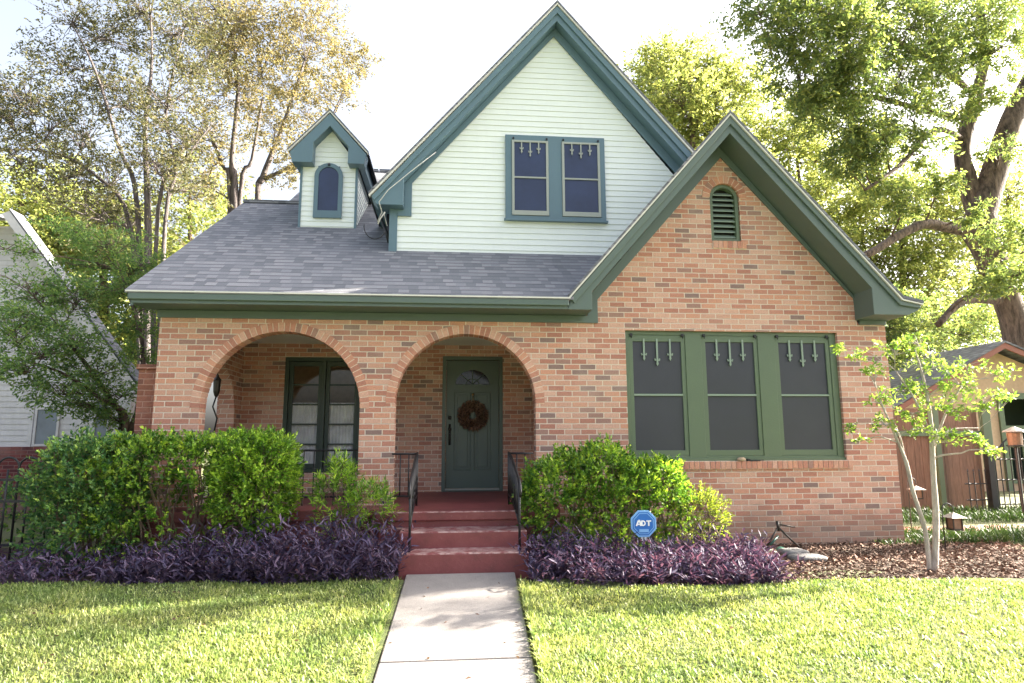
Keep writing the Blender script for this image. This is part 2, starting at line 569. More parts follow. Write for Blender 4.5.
def leaves(P, D, L, Wd, fold=0.25, N=None, droop=0.0):
    """folded diamond leaves. P base (n,3), D direction, L length, Wd width"""
    n = len(P)
    D = unit(D)
    if N is None:
        N = rng.normal(size=(n, 3))+np.array([0, 0, 0.8])
    S = unit(np.cross(D, N))
    N = np.cross(S, D)
    L = np.broadcast_to(L, n)[:, None]
    Wd = np.broadcast_to(Wd, n)[:, None]
    m = P+D*L*0.45
    V = np.stack([P, m-S*Wd/2+N*Wd*fold, P+D*L-N*L*droop, m+S*Wd/2+N*Wd*fold], 1).reshape(-1, 3)
    b = np.arange(n)[:, None]*4
    F = np.concatenate([b+np.array([0, 1, 2]), b+np.array([0, 2, 3])], 1).reshape(-1, 3)
    return V, F


def long_leaves(P, D, L, Wd, droop=0.4):
    """strap leaves with 2 segments and a drooping tip"""
    n = len(P)
    D = unit(D)
    S = unit(np.cross(D, rng.normal(size=(n, 3))*0.35+np.array([0, 0, 1.0])))
    N = np.cross(S, D)
    L = np.broadcast_to(L, n)[:, None]
    Wd = np.broadcast_to(Wd, n)[:, None]
    G = np.array([0, 0, -1.0])
    m1 = P+D*L*0.35
    m2 = P+D*L*0.7+G*L*droop*0.25
    tip = P+D*L*0.98+G*L*droop*0.6
    V = np.stack([P, m1-S*Wd*.5+N*Wd*.2, m1, m1+S*Wd*.5+N*Wd*.2, m2-S*Wd*.38+N*Wd*.12, m2, m2+S*Wd*.38+N*Wd*.12, tip], 1).reshape(-1, 3)
    b = np.arange(n)[:, None]*8
    T = [(0, 1, 2), (0, 2, 3), (1, 4, 5), (1, 5, 2), (2, 5, 6), (2, 6, 3), (4, 7, 5), (5, 7, 6)]
    F = np.concatenate([b+np.array(t_) for t_ in T], 1).reshape(-1, 3)
    return V, F


def merge(parts):
    Vs, Fs, k = [], [], 0
    for V, F in parts:
        Vs.append(V)
        Fs.append(F+k)
        k += len(V)
    return np.concatenate(Vs), np.concatenate(Fs)


def arch_pts(cx, r, z0, zs, n=28):
    """closed outline of an arched opening"""
    p = [(cx-r, z0), (cx+r, z0)]
    for i in range(n+1):
        a = math.pi*i/n
        p.append((cx+r*math.cos(a), zs+r*math.sin(a)))
    return p


def siding(mb, poly, y, exp=0.092, axis='Y', step=0.014, sign=-1):
    """lapped boards filling a convex polygon given in (u, z)"""
    zs = [p[1] for p in poly]
    z0, z1 = min(zs), max(zs)

    def span(z):
        xs = []
        for i in range(len(poly)):
            (xa, za), (xb, zb) = poly[i], poly[(i+1) % len(poly)]
            if (za <= z < zb) or (zb <= z < za):
                xs.append(xa+(z-za)/(zb-za)*(xb-xa))
        return (min(xs), max(xs)) if len(xs) >= 2 else None
    z = z0
    while z < z1-0.005:
        zt = min(z+exp, z1-1e-4)
        a, b = span(z+1e-5), span(zt-1e-5)
        if a and b:
            def P(u, d, zz):
                return (u, y+sign*d, zz) if axis == 'Y' else (y+sign*d, u, zz)
            mb.add([P(a[0], step, z), P(a[1], step, z), P(b[1], 0.002, zt), P(b[0], 0.002, zt), P(a[0], 0.0, z), P(a[1], 0.0, z)],
                   [(0, 1, 2, 3), (0, 4, 5, 1)])
        z += exp
    return mb


# ------------------------------------------------------------------ THE HOUSE
house = thing('brick_house', (1.1, 0, 0.11), 'tan and red brick cottage with green trim, two arches and steep gables behind the bushes', 'house')
H = house
A1, A2 = (-2.04, 0.935, 1.832), (0.18, 0.866, 1.895)     # arches: centre, radius, springing
WT = 0.20


def stilted(a):
    cx, r, zs = a
    p = arch_pts(cx, r+.06, .60, zs)
    return [(cx-r, .60), (cx+r, .60), (cx+r, zs-.002)]+p[2:]+[(cx-r, zs-.002)]


m = MB()
m.plate([(-3.5, 0.0), (5.755, 0.0), (5.755, 3.02), (5.66, 3.02), (3.6, 5.40), (1.54, 3.02), (-3.5, 3.02)], 0, WT, 'Y',
        [stilted(A1), stilted(A2),
         [(2.21, 1.175), (5.07, 1.175), (5.07, 2.835), (2.21, 2.835)], arch_pts(3.63, .205, 4.055, 4.655, 14)])
m.build('front_wall', MT['brick'], H)


def voussoirs(m, mo, cx, r, zs, rw, y0, y1, zb=None, blen=0.0677, gap=0.010, proud=0.006):
    n = round(math.pi*(r+rw*.5)/blen)
    for i in range(n):
        a0 = math.pi*i/n+gap/2/(r+rw/2)
        a1 = math.pi*(i+1)/n-gap/2/(r+rw/2)
        q = []
        for a, rr in ((a0, r), (a1, r), (a1, r+rw), (a0, r+rw)):
            q.append((cx+rr*math.cos(a), zs+rr*math.sin(a)))
        m.t = random.random()
        m.plate(q, y0-proud, y1+proud)
    if zb is not None:
        for sgn in (-1, 1):
            z = zs-gap
            while z > zb:
                x0, x1 = sorted((cx+sgn*r, cx+sgn*(r+rw)))
                m.t = random.random()
                m.plate([(x0, z-blen+gap), (x1, z-blen+gap), (x1, z), (x0, z)], y0-proud*.3, y1+proud*.3)
                z -= blen
    N = 40
    ro = r+rw-.003
    ri = r+.007
    outer = [(cx+ro*math.cos(math.pi*i/N), zs+ro*math.sin(math.pi*i/N)) for i in range(N+1)]
    inner = [(cx+ri*math.cos(math.pi*i/N), zs+ri*math.sin(math.pi*i/N)) for i in range(N, -1, -1)]
    if zb is not None:
        outer = [(cx+ro, zb)]+outer+[(cx-ro, zb)]
        inner = [(cx-ri, zb)]+inner+[(cx+ri, zb)]
    mo.plate(outer+inner, y0-.0015, y1+.0015)


for c_ in (A1, A2):
    m, mo = MB(), MB()
    voussoirs(m, mo, c_[0], c_[1], c_[2], .112, 0, WT)
    o = m.build('arch_surround', MT['tone'], H)
    mo.build('mortar_bed', MT['mortar'], o)
m, mo = MB(), MB()
voussoirs(m, mo, 3.63, .205, 4.655, .105, -.002, .10)
o = m.build('vent_surround', MT['tone'], H)
mo.build('mortar_bed', MT['mortar'], o)
m, mo = MB(), MB()
for i in range(7):       # rowlock sill below the gable vent
    x = 3.44+i*.066
    m.t = random.random()
    m.box(x, x+.056, -.022, .08, 3.955, 4.05)
o = m.build('vent_sill', MT['tone'], H)
mo.box(3.435, 3.895, -.012, .07, 3.95, 4.045)
mo.build('mortar_bed', MT['mortar'], o)
# gable vent
m = MB()
cx, zs = 3.63, 4.655
m.plate(arch_pts(cx, .203, 4.057, zs, 16), .03, .12, 'Y', [arch_pts(cx, .155, 4.10, zs, 16)])
o = m.build('gable_vent', MT['wgreen'], H, bevel=.004)
m = MB()
for i in range(9):
    z = 4.115+i*.074
    hw = .155 if z < zs else math.sqrt(max(.155**2-(z+.03-zs)**2, 0.001))
    m.add([(cx-hw, .055, z), (cx+hw, .055, z), (cx+hw, .115, z+.05), (cx-hw, .115, z+.05), (cx-hw, .055, z+.012), (cx+hw, .055, z+.012), (cx+hw, .115, z+.062), (cx-hw, .115, z+.062)],
          [(0, 1, 2, 3), (4, 5, 6, 7), (0, 1, 5, 4), (2, 3, 7, 6), (0, 3, 7, 4), (1, 2, 6, 5)])
m.build('louvre', MT['crossp'], o)
MB().box(cx-.21, cx+.21, .14, .16, 4.0, 4.9).build('backing', MT['black'], o)
# soldier sill below the triple window
m, mo = MB(), MB()
x = 2.16
while x < 5.09:
    m.t = random.random()
    m.box(x, x+.0575, -.030, .09, 1.078, 1.168)
    x += .0677
mo.box(2.163, 5.10, -.02, .085, 1.073, 1.164)
o = m.build('window_sill', MT['tone'], H)
mo.build('mortar_bed', MT['mortar'], o)

# triple window


def muntin_hangs(mat, par, x0, x1, z1, y, l1=.25, l2=.32, w=.011):
    for fr, ln in ((.23, l1), (.5, l2), (.77, l1)):
        m = MB()
        x = x0+(x1-x0)*fr
        m.box(x-w, x+w, y-.018, y, z1-ln, z1)
        m.box(x-w*3, x+w*3, y-.016, y-.002, z1-ln+.035, z1-ln+.05)
        m.plate([(x, z1-ln-.035), (x+w*1.7, z1-ln), (x-w*1.7, z1-ln)], y-.016, y-.002)
        m.plate([(x-w*3, z1-ln+.03), (x-w*2, z1-ln+.065), (x-w*3.6, z1-ln+.06)], y-.015, y-.003)
        m.plate([(x+w*3, z1-ln+.03), (x+w*3.6, z1-ln+.06), (x+w*2, z1-ln+.065)], y-.015, y-.003)
        m.build('hanging_muntin', mat, par)


GL = [(2.318, 2.957), (3.285, 3.937), (4.277, 4.925)]
m = MB()
m.plate([(2.21, 1.175), (5.07, 1.175), (5.07, 2.835), (2.21, 2.835)], .045, .15, 'Y',
        [[(a-.055, 1.235), (b+.055, 1.235), (b+.055, 2.785), (a-.055, 2.785)] for a, b in GL])
m.box(2.20, 5.075, .02, .07, 1.168, 1.21)
wframe = m.build('window_frame', MT['wgreen'], H, bevel=.004)
for a, b in GL:
    m = MB()
    m.plate([(a-.053, 1.237), (b+.053, 1.237), (b+.053, 2.783), (a-.053, 2.783)], .055, .085, 'Y',
            [[(a, 1.31), (b, 1.31), (b, 1.995), (a, 1.995)], [(a, 2.025), (b, 2.025), (b, 2.70), (a, 2.70)]])
    m.build('screen_frame', MT['wgreen'], wframe, bevel=.003)
    MB().box(a-.02, b+.02, .072, .080, 1.29, 2.72).build('screen_pane', MT['screen'], wframe)
    muntin_hangs(MT['crossp'], wframe, a, b, 2.735, .066)
    MB().box(a, b, .052, .066, 2.000, 2.020).build('meeting_rail', MT['crossp'], wframe)
    for x in (a-.02, b+.02):
        m = MB()
        m.box(x-.016, x+.016, .03, .054, 2.765, 2.80)
        m.tube([(x, .03, 2.77), (x, .02, 2.755), (x, .03, 2.74)], .006, 6)
        m.build('screen_hanger', MT['black'], wframe)

# foundation vent
m = MB()
m.plate([(3.00, .21), (3.40, .21), (3.40, .40), (3.00, .40)], -.03, .02, 'Y', [[(3.03, .24), (3.37, .24), (3.37, .37), (3.03, .37)]])
for i in range(6):
    m.box(3.05+i*.055, 3.065+i*.055, -.015, .01, .235, .375)
o = m.build('foundation_vent', MT['stone'], H)
MB().box(3.02, 3.38, -.006, -.003, .23, .38).build('backing', MT['black'], o)

# porch walls
m = MB()
hole = arch_pts(1.08, .72, .60, 1.80, 24)
m.plate([(WT, .3), (2.2, .3), (2.2, 3.0), (WT, 3.0)], -3.36, -3.15, 'X', [hole])
m.build('porch_side_wall', MT['brick'], H)
BY = 2.1
DX0, DX1, DZ0, DZ1 = -.14, .80, .68, 2.755
FX0, FX1, FZ0, FZ1 = -2.53, -1.36, .98, 2.72
m = MB()
m.plate([(-3.5, .3), (1.4, .3), (1.4, 3.0), (-3.5, 3.0)], BY, BY+.25, 'Y',
        [[(DX0, .6), (DX1, .6), (DX1, DZ1), (DX0, DZ1)], [(FX0, FZ0), (FX1, FZ0), (FX1, FZ1), (FX0, FZ1)]])
m.build('porch_back_wall', MT['brick'], H)
MB().box(1.25, 1.4, WT, BY, .3, 3.0).build('porch_side_wall', MT['brick'], H)
MB().box(-3.5, 1.3, WT-.02, BY+.1, 2.93, 2.99).build('porch_ceiling', MT['siding'], H)
# body walls behind
m = MB()
m.box(5.50, 5.752, WT, 9.2, 0, 3.3)
m.box(-3.5, -3.25, BY+.25, 7.1, 0, 3.3)
m.box(-3.5, 5.7, 9.0, 9.2, 0, 3.3)
m.box(-3.3, -3.1, 7.0, 9.2, 0, 3.3)
m.plate([(-.4+.4, 3.0), (3.45, 5.55), (7.0, 3.2)], -3.48, -3.3, 'X')
m.build('rear_wall', MT['brick'], H)
m = MB()
m.box(-3.73, -3.503, .08, .28, 0, 2.30)
m.box(-3.75, -3.503, .05, .31, 2.302, 2.36)
m.build('wing_wall', MT['brick_red'], H)

# door
m = MB()
m.plate([(DX0, .68), (DX1, .68), (DX1, DZ1), (DX0, DZ1)], BY-.012, BY+.11, 'Y', [[(DX0+.055, .72), (DX1-.055, .72), (DX1-.055, DZ1-.06), (DX0+.055, DZ1-.06)]])
m.build('door_frame', MT['dgreen'], H, bevel=.004)
x0, x1, z0, z1 = DX0+.058, DX1-.058, .725, DZ1-.063
cxd = (x0+x1)/2
fan = [(cxd-.265, 2.32), (cxd+.265, 2.32)]+[(cxd+.265*math.cos(math.pi*i/20), 2.32+.225*math.sin(math.pi*i/20)) for i in range(1, 20)]
m = MB()
m.plate([(x0, z0), (x1, z0), (x1, z1), (x0, z1)], BY+.06, BY+.10, 'Y', [fan, [(x0+.13, 1.0), (cxd-.03, 1.0), (cxd-.03, 2.2), (x0+.13, 2.2)], [(cxd+.03, 1.0), (x1-.13, 1.0), (x1-.13, 2.2), (cxd+.03, 2.2)]])
for a, b in ((x0+.13, cxd-.03), (cxd+.03, x1-.13)):
    m.box(a, b, BY+.075, BY+.095, 1.0, 2.2)
    m.box(a+.045, b-.045, BY+.064, BY+.08, 1.045, 2.155)
door = m.build('front_door', MT['dgreen'], H, bevel=.005)
MB().box(cxd-.29, cxd+.29, BY+.078, BY+.084, 2.30, 2.57).build('fanlight_glass', MT['glass'], door)
m = MB()
for a in (45, 90, 135):
    m.tube([(cxd, BY+.072, 2.325), (cxd+.262*math.cos(rad(a)), BY+.072, 2.32+.222*math.sin(rad(a)))], .008, 6)
m.tube([(cxd+.1*math.cos(math.pi*i/12), BY+.07, 2.322+.085*math.sin(math.pi*i/12)) for i in range(13)], .007, 6)
m.build('fanlight_bars', MT['dgreen'], door)
m = MB()
m.lathe((x0+.06, BY+.03, 1.62), [(.0, -.025), (.022, -.02), (.028, 0), (.022, .02), (0, .025)], 12)
m.box(x0+.045, x0+.078, BY+.05, BY+.062, 1.38, 1.70)
m.tube([(x0+.06, BY+.05, 1.55), (x0+.06, BY+.005, 1.54), (x0+.06, BY+.0, 1.46), (x0+.06, BY+.05, 1.39)], .009, 8)
m.lathe((x0+.06, BY+.045, 1.80), [(.0, -.03), (.024, -.028), (.024, .028), (0, .03)], 12)
m.build('door_handle', MT['bronze'], door, smooth=True)
MB().box(DX0+.056, DX1-.056, BY-.02, BY+.062, .70, .724).build('threshold', MT['sash'], door, bevel=.003)

# french window
m = MB()
fm = (FX0+FX1)/2
m.plate([(FX0, FZ0), (FX1, FZ0), (FX1, FZ1), (FX0, FZ1)], BY-.012, BY+.10, 'Y',
        [[(FX0+.06, FZ0+.06), (fm-.025, FZ0+.06), (fm-.025, FZ1-.06), (FX0+.06, FZ1-.06)], [(fm+.025, FZ0+.06), (FX1-.06, FZ0+.06), (FX1-.06, FZ1-.06), (fm+.025, FZ1-.06)]])
fw = m.build('french_window', MT['fgreen'], H, bevel=.004)
for a, b in ((FX0+.062, fm-.027), (fm+.027, FX1-.062)):
    zs_ = [FZ0+.12+i*(FZ1-FZ0-.24)/5 for i in range(6)]
    m = MB()
    m.plate([(a, FZ0+.062), (b, FZ0+.062), (b, FZ1-.062), (a, FZ1-.062)], BY+.03, BY+.065, 'Y',
            [[(a+.06, p+.011), (b-.06, p+.011), (b-.06, q-.011), (a+.06, q-.011)] for p, q in zip(zs_[:-1], zs_[1:])])
    m.build('casement', MT['fgreen'], fw, bevel=.003)
t = NT('clear_glass')
gl = t.n('BsdfGlass')
gl.inputs['IOR'].default_value = 1.0
gs = t.n('BsdfGlossy')
gs.inputs['Roughness'].default_value = 0.03
lw = t.n('Fresnel')
lw.inputs[0].default_value = 1.45
mx = t.n('MixShader')
t.l(lw.outputs[0], mx.inputs[0])
tb = t.n('BsdfTransparent')
t.l(tb.outputs[0], mx.inputs[1])
t.l(gs.outputs[0], mx.inputs[2])
t.l(mx.outputs[0], t.out.inputs[0])
MT['clear'] = t.m
MB().box(FX0+.07, FX1-.07, BY+.048, BY+.052, FZ0+.07, FZ1-.07).build('window_pane', MT['clear'], fw)
cv, cf = [], []
N = 120
for i in range(N+1):
    x = FX0+.08+(FX1-FX0-.16)*i/N
    y = BY+.10+.012*math.sin(i*1.1)+.006*math.sin(i*2.7)
    cv += [(x, y, FZ0+.08), (x, y, FZ0+1.05)]
    if i:
        cf.append((2*i-2, 2*i, 2*i+1, 2*i-1))
MB().add(cv, cf).build('curtain', MT['curtain'], fw, smooth=True, recalc=False)
# dark room behind the french window
m = MB()
m.box(-3.0, -.9, 3.6, 3.65, .5, 2.95)
m.box(-3.0, -2.95, BY+.25, 3.6, .5, 2.95)
m.box(-.95, -.9, BY+.25, 3.6, .5, 2.95)
m.box(-3.0, -.9, BY+.25, 3.6, .5, .55)
m.box(-3.0, -.9, BY+.25, 3.6, 2.9, 2.95)
m.build('room_lining', MT['stucco'], H)

# porch floor and steps
m = MB()
m.box(-3.46, 1.26, -.45, BY+.0, .56, .68)
m.box(-3.40, 1.20, -.41, BY-.02, .05, .57)
m.build('porch_floor', MT['redp'], H, bevel=.01)
m = MB()
m.box(-.80, .95, -.79, -.452, .585, .683)
m.box(-.77, .92, -.75, -.40, .05, .59)
m.box(-.52, .80, -1.10, -.74, .05, .512)
m.box(-.50, .78, -1.40, -1.08, .05, .345)
m.build('steps', MT['redp'], H, bevel=.012)

# --- eaves and gable trim, lower
m = MB()
m.plate([(1.43, 3.135), (3.577, 5.60), (5.70, 3.175), (5.97, 3.12), (5.95, 3.07), (5.80, 3.005), (5.34, 3.005), (5.34, 3.35), (3.575, 5.386),
         (1.70, 3.235), (1.70, 3.012), (1.40, 3.012)], -.40, -.002)
m.build('gable_cornice', MT['green'], H, bevel=.004)
m = MB()
m.plate([(1.43, 3.145), (3.577, 5.612), (5.71, 3.185), (5.97, 3.13), (5.96, 3.09), (5.69, 3.125), (3.577, 5.50), (1.475, 3.08)], -.43, -.402)
m.build('crown_moulding', MT['green'], H, bevel=.008)
m = MB()
m.plate([(1.50, 3.01), (1.66, 2.918), (1.854, 2.918), (1.854, 3.224), (3.602, 5.225), (5.385, 3.241), (5.385, 2.942), (5.757, 2.942), (5.757, 3.003), (5.36, 3.003), (5.33, 3.34), (3.575, 5.384), (1.72, 3.24), (1.72, 3.01)], -.028, -.001)
m.box(-3.505, 1.656, -.026, -.001, 2.918, 3.01)
m.box(-3.53, -3.502, -.026, 2.3, 2.918, 3.01)
m.build('frieze_board', MT['green'], H, bevel=.003)
m = MB()
m.box(-3.66, 1.40, -.40, -.004, 3.013, 3.12)
m.build('eave_cornice', MT['green'], H, bevel=.004)
m = MB()
m.box(-3.69, 1.41, -.435, -.402, 3.052, 3.135)
m.build('crown_moulding', MT['green'], H, bevel=.009)
m = MB()
m.box(-3.71, 1.425, -.452, -.41, 3.136, 3.152)
m.plate([(1.415, 3.137), (3.577, 5.614), (5.71, 3.187), (5.985, 3.130), (5.985, 3.145), (5.72, 3.204), (3.577, 5.640), (1.40, 3.152)], -.450, -.40)
m.build('drip_edge', MT['drip'], H)
# left rake trim and cheeks, running back up the slope
SL = .65


def zr(y):
    return 3.15+SL*(y+.4)


def slope_box(m, x0, x1, ya, yb, below0, below1):
    m.add([(x0, ya, zr(ya)-below1), (x1, ya, zr(ya)-below1), (x1, yb, zr(yb)-below1), (x0, yb, zr(yb)-below1),
           (x0, ya, zr(ya)-below0), (x1, ya, zr(ya)-below0), (x1, yb, zr(yb)-below0), (x0, yb, zr(yb)-below0)],
          [(0, 3, 2, 1), (4, 5, 6, 7), (0, 1, 5, 4), (1, 2, 6, 5), (2, 3, 7, 6), (3, 0, 4, 7)])


m = MB()
slope_box(m, -3.67, -3.64, -.395, 3.45, .01, .17)
slope_box(m, -2.97, -2.94, 3.5, 6.4, .01, .17)
m.build('rake_board', MT['green'], H)


def slab(m, pts, th=.035):
    """roof slab from plane polygon, thickened upwards along z"""
    n = len(pts)
    vs = [tuple(p) for p in pts]+[(p[0], p[1], p[2]+th) for p in pts]
    fs = [tuple(range(n)), tuple(range(2*n-1, n-1, -1))]+[(i, (i+1) % n, (i+1) % n+n, i+n) for i in range(n)]
    m.add(vs, fs)


def P_(x, y):
    return (x, y, zr(y))


m = MB()
slab(m, [P_(-3.72, -.44), P_(1.46, -.44), P_(3.577, 3.40), P_(5.9, 3.40), P_(5.9, 6.4), P_(-2.98, 6.4), P_(-2.98, 3.45), P_(-3.72, 3.45)])
slab(m, [(-3.72, 3.45, 5.652), (-2.6, 3.45, 5.652), (-2.6, 7.2, 3.22), (-3.72, 7.2, 3.22)])
slab(m, [(-2.98, 6.4, 7.57), (5.9, 6.4, 7.57), (5.9, 13.0, 3.28), (-2.98, 13.0, 3.28)])
m.build('main_roof', MT['roof_x'], H)
m = MB()
for i in range(28):      # ridge caps
    x = -2.98+i*.32
    m.box(x, x+.30, 6.31, 6.49, 7.57, 7.632)
m.build('ridge_caps', MT['roof_x'], H)
m = MB()
for i in range(4):
    x = -3.72+i*.26
    m.box(x, x+.25, 3.37, 3.53, 5.655, 5.708)
m.build('ridge_caps', MT['roof_x'], H)
m = MB()
siding(m, [(3.5, 5.62), (6.4, 7.5), (9.6, 5.45), (9.6, 5.0), (3.5, 5.0)], -2.9, axis='X')
m.build('side_gable_wall', MT['siding'], H)
# brick gable roof
m = MB()
ya = -.455
slab(m, [(1.405, ya, 3.155), (3.577, ya, 5.642), (3.577, 3.6, 5.642), (2.2, 2.1, 4.06), (1.405, -.30, 3.155)], .04)
slab(m, [(3.577, ya, 5.642), (5.72, ya, 3.208), (5.99, ya, 3.15), (5.99, 3.6, 3.15), (5.72, 3.6, 3.208), (3.577, 3.6, 5.642)], .04)
m.build('gable_roof', MT['roof_y'], H)

# --- upper gable
Y2 = 1.07
m = MB()
siding(m, [(-.85, 4.09), (3.95, 4.09), (3.9, 4.72), (1.515, 7.66), (-.66, 5.10), (-.85, 5.0)], Y2, .088)
m.build('gable_siding', MT['siding'], H)
m = MB()
m.plate([(-1.155, 4.845), (1.54, 7.965), (4.28, 4.80), (4.1, 4.76), (1.535, 7.735), (-.71, 5.14), (-.71, 4.745), (-1.08, 4.745)], Y2-.22, Y2+.02)
m.build('gable_cornice', MT['skygreen'], H, bevel=.004)
m = MB()
m.plate([(-1.155, 4.85), (1.54, 7.975), (4.29, 4.80), (4.20, 4.76), (1.54, 7.85), (-1.11, 4.795)], Y2-.25, Y2-.222)
m.build('crown_moulding', MT['skygreen'], H, bevel=.008)
m = MB()
m.plate([(-.80, 4.645), (-.60, 4.645), (-.60, 5.15), (1.515, 7.60), (3.98, 4.70), (4.08, 4.78), (1.535, 7.733), (-.708, 5.138), (-.708, 4.743), (-.80, 4.743)], Y2-.045, Y2-.018)
m.box(-.915, -.80, Y2-.04, Y2+.03, 4.07, 4.745)
m.build('frieze_board', MT['skygreen'], H, bevel=.003)
m = MB()
m.box(-.92, 2.3, Y2-.05, Y2+.01, 4.075, 4.105)
m.box(-1.05, -.80, Y2-.09, Y2-.0, 4.06, 4.085)
m.build('flashing', MT['white'], H)
m = MB()
m.plate([(-1.175, 4.845), (1.54, 7.977), (4.3, 4.80), (4.32, 4.82), (1.54, 8.005), (-1.19, 4.862)], Y2-.27, Y2-.2)
m.build('drip_edge', MT['drip'], H)
m = MB()
ya = Y2-.275
slab(m, [(-1.19, ya, 4.865), (1.54, ya, 8.008), (1.54, 7.2, 8.008), (-1.19, 7.2, 4.865)], .04)
slab(m, [(1.54, ya, 8.008), (4.32, ya, 4.82), (4.32, 7.2, 4.82), (1.54, 7.2, 8.008)], .04)
m.build('gable_roof', MT['roof_y'], H)
m = MB()
siding(m, [(Y2, 4.0), (2.6, 4.9), (2.6, 5.0), (Y2, 5.0)], -.89, axis='X')
m.box(-.888, -.8, Y2, 2.6, 3.9, 5.1)
m.build('gable_side_wall', MT['siding'], H)
MB().box(-1.15, -.88, Y2+.0, 2.9, 4.83, 4.86).build('side_soffit', MT['skygreen'], H)
m = MB()      # rear closing wall of the upper gable
m.plate([(-.9, 4.0), (4.0, 4.0), (1.54, 7.9)], 7.0, 7.1)
m.build('rear_gable_wall', MT['siding'], H)
# upper double window
m = MB()
m.plate([(.76, 4.64), (2.26, 4.64), (2.26, 5.955), (.76, 5.955)], Y2-.05, Y2-.012, 'Y',
        [[(.855, 4.70), (1.405, 4.70), (1.405, 5.87), (.855, 5.87)], [(1.605, 4.70), (2.185, 4.70), (2.185, 5.87), (1.605, 5.87)]])
m.box(.74, 2.28, Y2-.085, Y2-.02, 4.615, 4.645)
wf2 = m.build('window_frame', MT['skygreen'], H, bevel=.003)
for a, b in ((.865, 1.395), (1.615, 2.175)):
    m = MB()
    m.plate([(a-.008, 4.705), (b+.008, 4.705), (b+.008, 5.868), (a-.008, 5.868)], Y2-.062, Y2-.03, 'Y',
            [[(a+.028, 4.775), (b-.028, 4.775), (b-.028, 5.275), (a+.028, 5.275)], [(a+.028, 5.30), (b-.028, 5.30), (b-.028, 5.838), (a+.028, 5.838)]])
    m.build('screen_frame', MT['sash'], wf2, bevel=.002)
    MB().box(a, b, Y2-.046, Y2-.040, 4.72, 5.85).build('screen_pane', MT['screen_up'], wf2)
    muntin_hangs(MT['sash'], wf2, a+.028, b-.028, 5.84, Y2-.052, .15, .20, .0085)
    for x in (a+.015, b-.015):
        m = MB()
        m.box(x-.012, x+.012, Y2-.072, Y2-.05, 5.885, 5.91)
        m.build('screen_hanger', MT['black'], wf2)

# --- dormer
Y3 = 2.07
m = MB()
siding(m, [(-2.42, 4.72), (-1.55, 4.72), (-1.55, 5.86), (-1.97, 6.42), (-2.42, 5.86)], Y3, .083)
siding(m, [(Y3, 4.72), (3.75, 5.80), (3.75, 5.84), (Y3, 5.84)], -1.555, .083, axis='X', sign=1)
siding(m, [(Y3, 4.72), (3.75, 5.80), (3.75, 5.84), (Y3, 5.84)], -2.415, .083, axis='X', sign=-1)
m.plate([(-2.41, 4.7), (-1.56, 4.7), (-1.56, 5.86), (-1.97, 6.4), (-2.41, 5.86)], Y3+.01, Y3+.05)
dorm = m.build('dormer', MT['siding'], H)
m = MB()
m.plate([(-2.57, 5.945), (-1.975, 6.62), (-1.38, 5.945), (-1.42, 5.785), (-1.67, 5.785), (-1.67, 6.075), (-1.965, 6.405), (-2.215, 6.12), (-2.215, 5.785), (-2.53, 5.785)], Y3-.2, Y3+.02)
m.plate([(-2.52, 5.80), (-2.43, 5.80), (-2.43, 5.90), (-2.52, 5.99)], Y3, 3.9)
m.plate([(-1.52, 5.80), (-1.43, 5.80), (-1.43, 5.99), (-1.52, 5.90)], Y3, 3.9)
m.build('dormer_trim', MT['skygreen'], dorm, bevel=.004)
MB().box(-2.435, -2.40, Y3-.025, Y3+.03, 4.72, 5.80).build('corner_board', MT['skygreen'], dorm)
MB().box(-1.57, -1.535, Y3-.025, Y3+.03, 4.72, 5.80).build('corner_board', MT['skygreen'], dorm)
m = MB()
m.plate([(-2.59, 5.95), (-1.975, 6.635), (-1.36, 5.95), (-1.355, 5.966), (-1.975, 6.66), (-2.60, 5.966)], Y3-.215, Y3-.16)
m.build('drip_edge', MT['drip'], dorm)
m = MB()
slab(m, [(-2.60, Y3-.22, 5.966), (-1.975, Y3-.22, 6.665), (-1.975, 5.2, 6.665), (-2.60, 5.2, 5.966)], .03)
slab(m, [(-1.975, Y3-.22, 6.665), (-1.35, Y3-.22, 5.966), (-1.35, 5.2, 5.966), (-1.975, 5.2, 6.665)], .03)
m.build('dormer_roof', MT['roof_y'], dorm)
m = MB()
wcx = -1.985
m.plate(arch_pts(wcx, .222, 4.935, 5.625, 18), Y3-.05, Y3-.012, 'Y', [arch_pts(wcx, .155, 5.055, 5.625, 18)])
m.build('window_frame', MT['skygreen'], dorm, bevel=.006)
MB().box(wcx-.17, wcx+.17, Y3-.034, Y3-.028, 5.03, 5.80).build('window_pane', MT['screen_up'], dorm)
MB().box(wcx-.018, wcx+.018, Y3-.07, Y3-.048, 5.80, 5.835).build('screen_hanger', MT['black'], dorm)
m = MB()
m.box(-2.44, -1.5, Y3-.05, Y3+.01, 4.70, 4.73)
m.build('flashing', MT['white'], dorm)

# loose cable at the corner of the upper gable
m = MB()
c1 = [at(436, 152, .8), at(410, 172, .8), at(388, 190, .8), at(379, 202, .8), at(382, 212, .9), at(377, 222, .9), at(384, 214, .9), at(387, 226, 1.0)]
m.tube(c1, .0055, 6)
m.tube([at(385, 212, .9), at(380, 219, .95), at(378, 224, .95)], .011, 6)
m.build('service_cable', MT['drip'], H, smooth=True)
m = MB()
lp = []
for i in range(16):
    a = math.pi*(0.95+i/15*1.0)
    lp.append(at(375+11*math.cos(a), 226-13*math.sin(a), 1.1 if i in (0, 15) else 1.0))
m.tube(lp, .008, 6)
m.tube([at(381, 218, 1.3), at(386, 232, 1.2), at(389, 243, 1.2)], .022, 6)
m.tube([at(388, 215, 1.3), at(390, 240, 1.2)], .03, 6)
m.build('service_cable', MT['black'], H, smooth=True)

# railings (fixed to the porch)


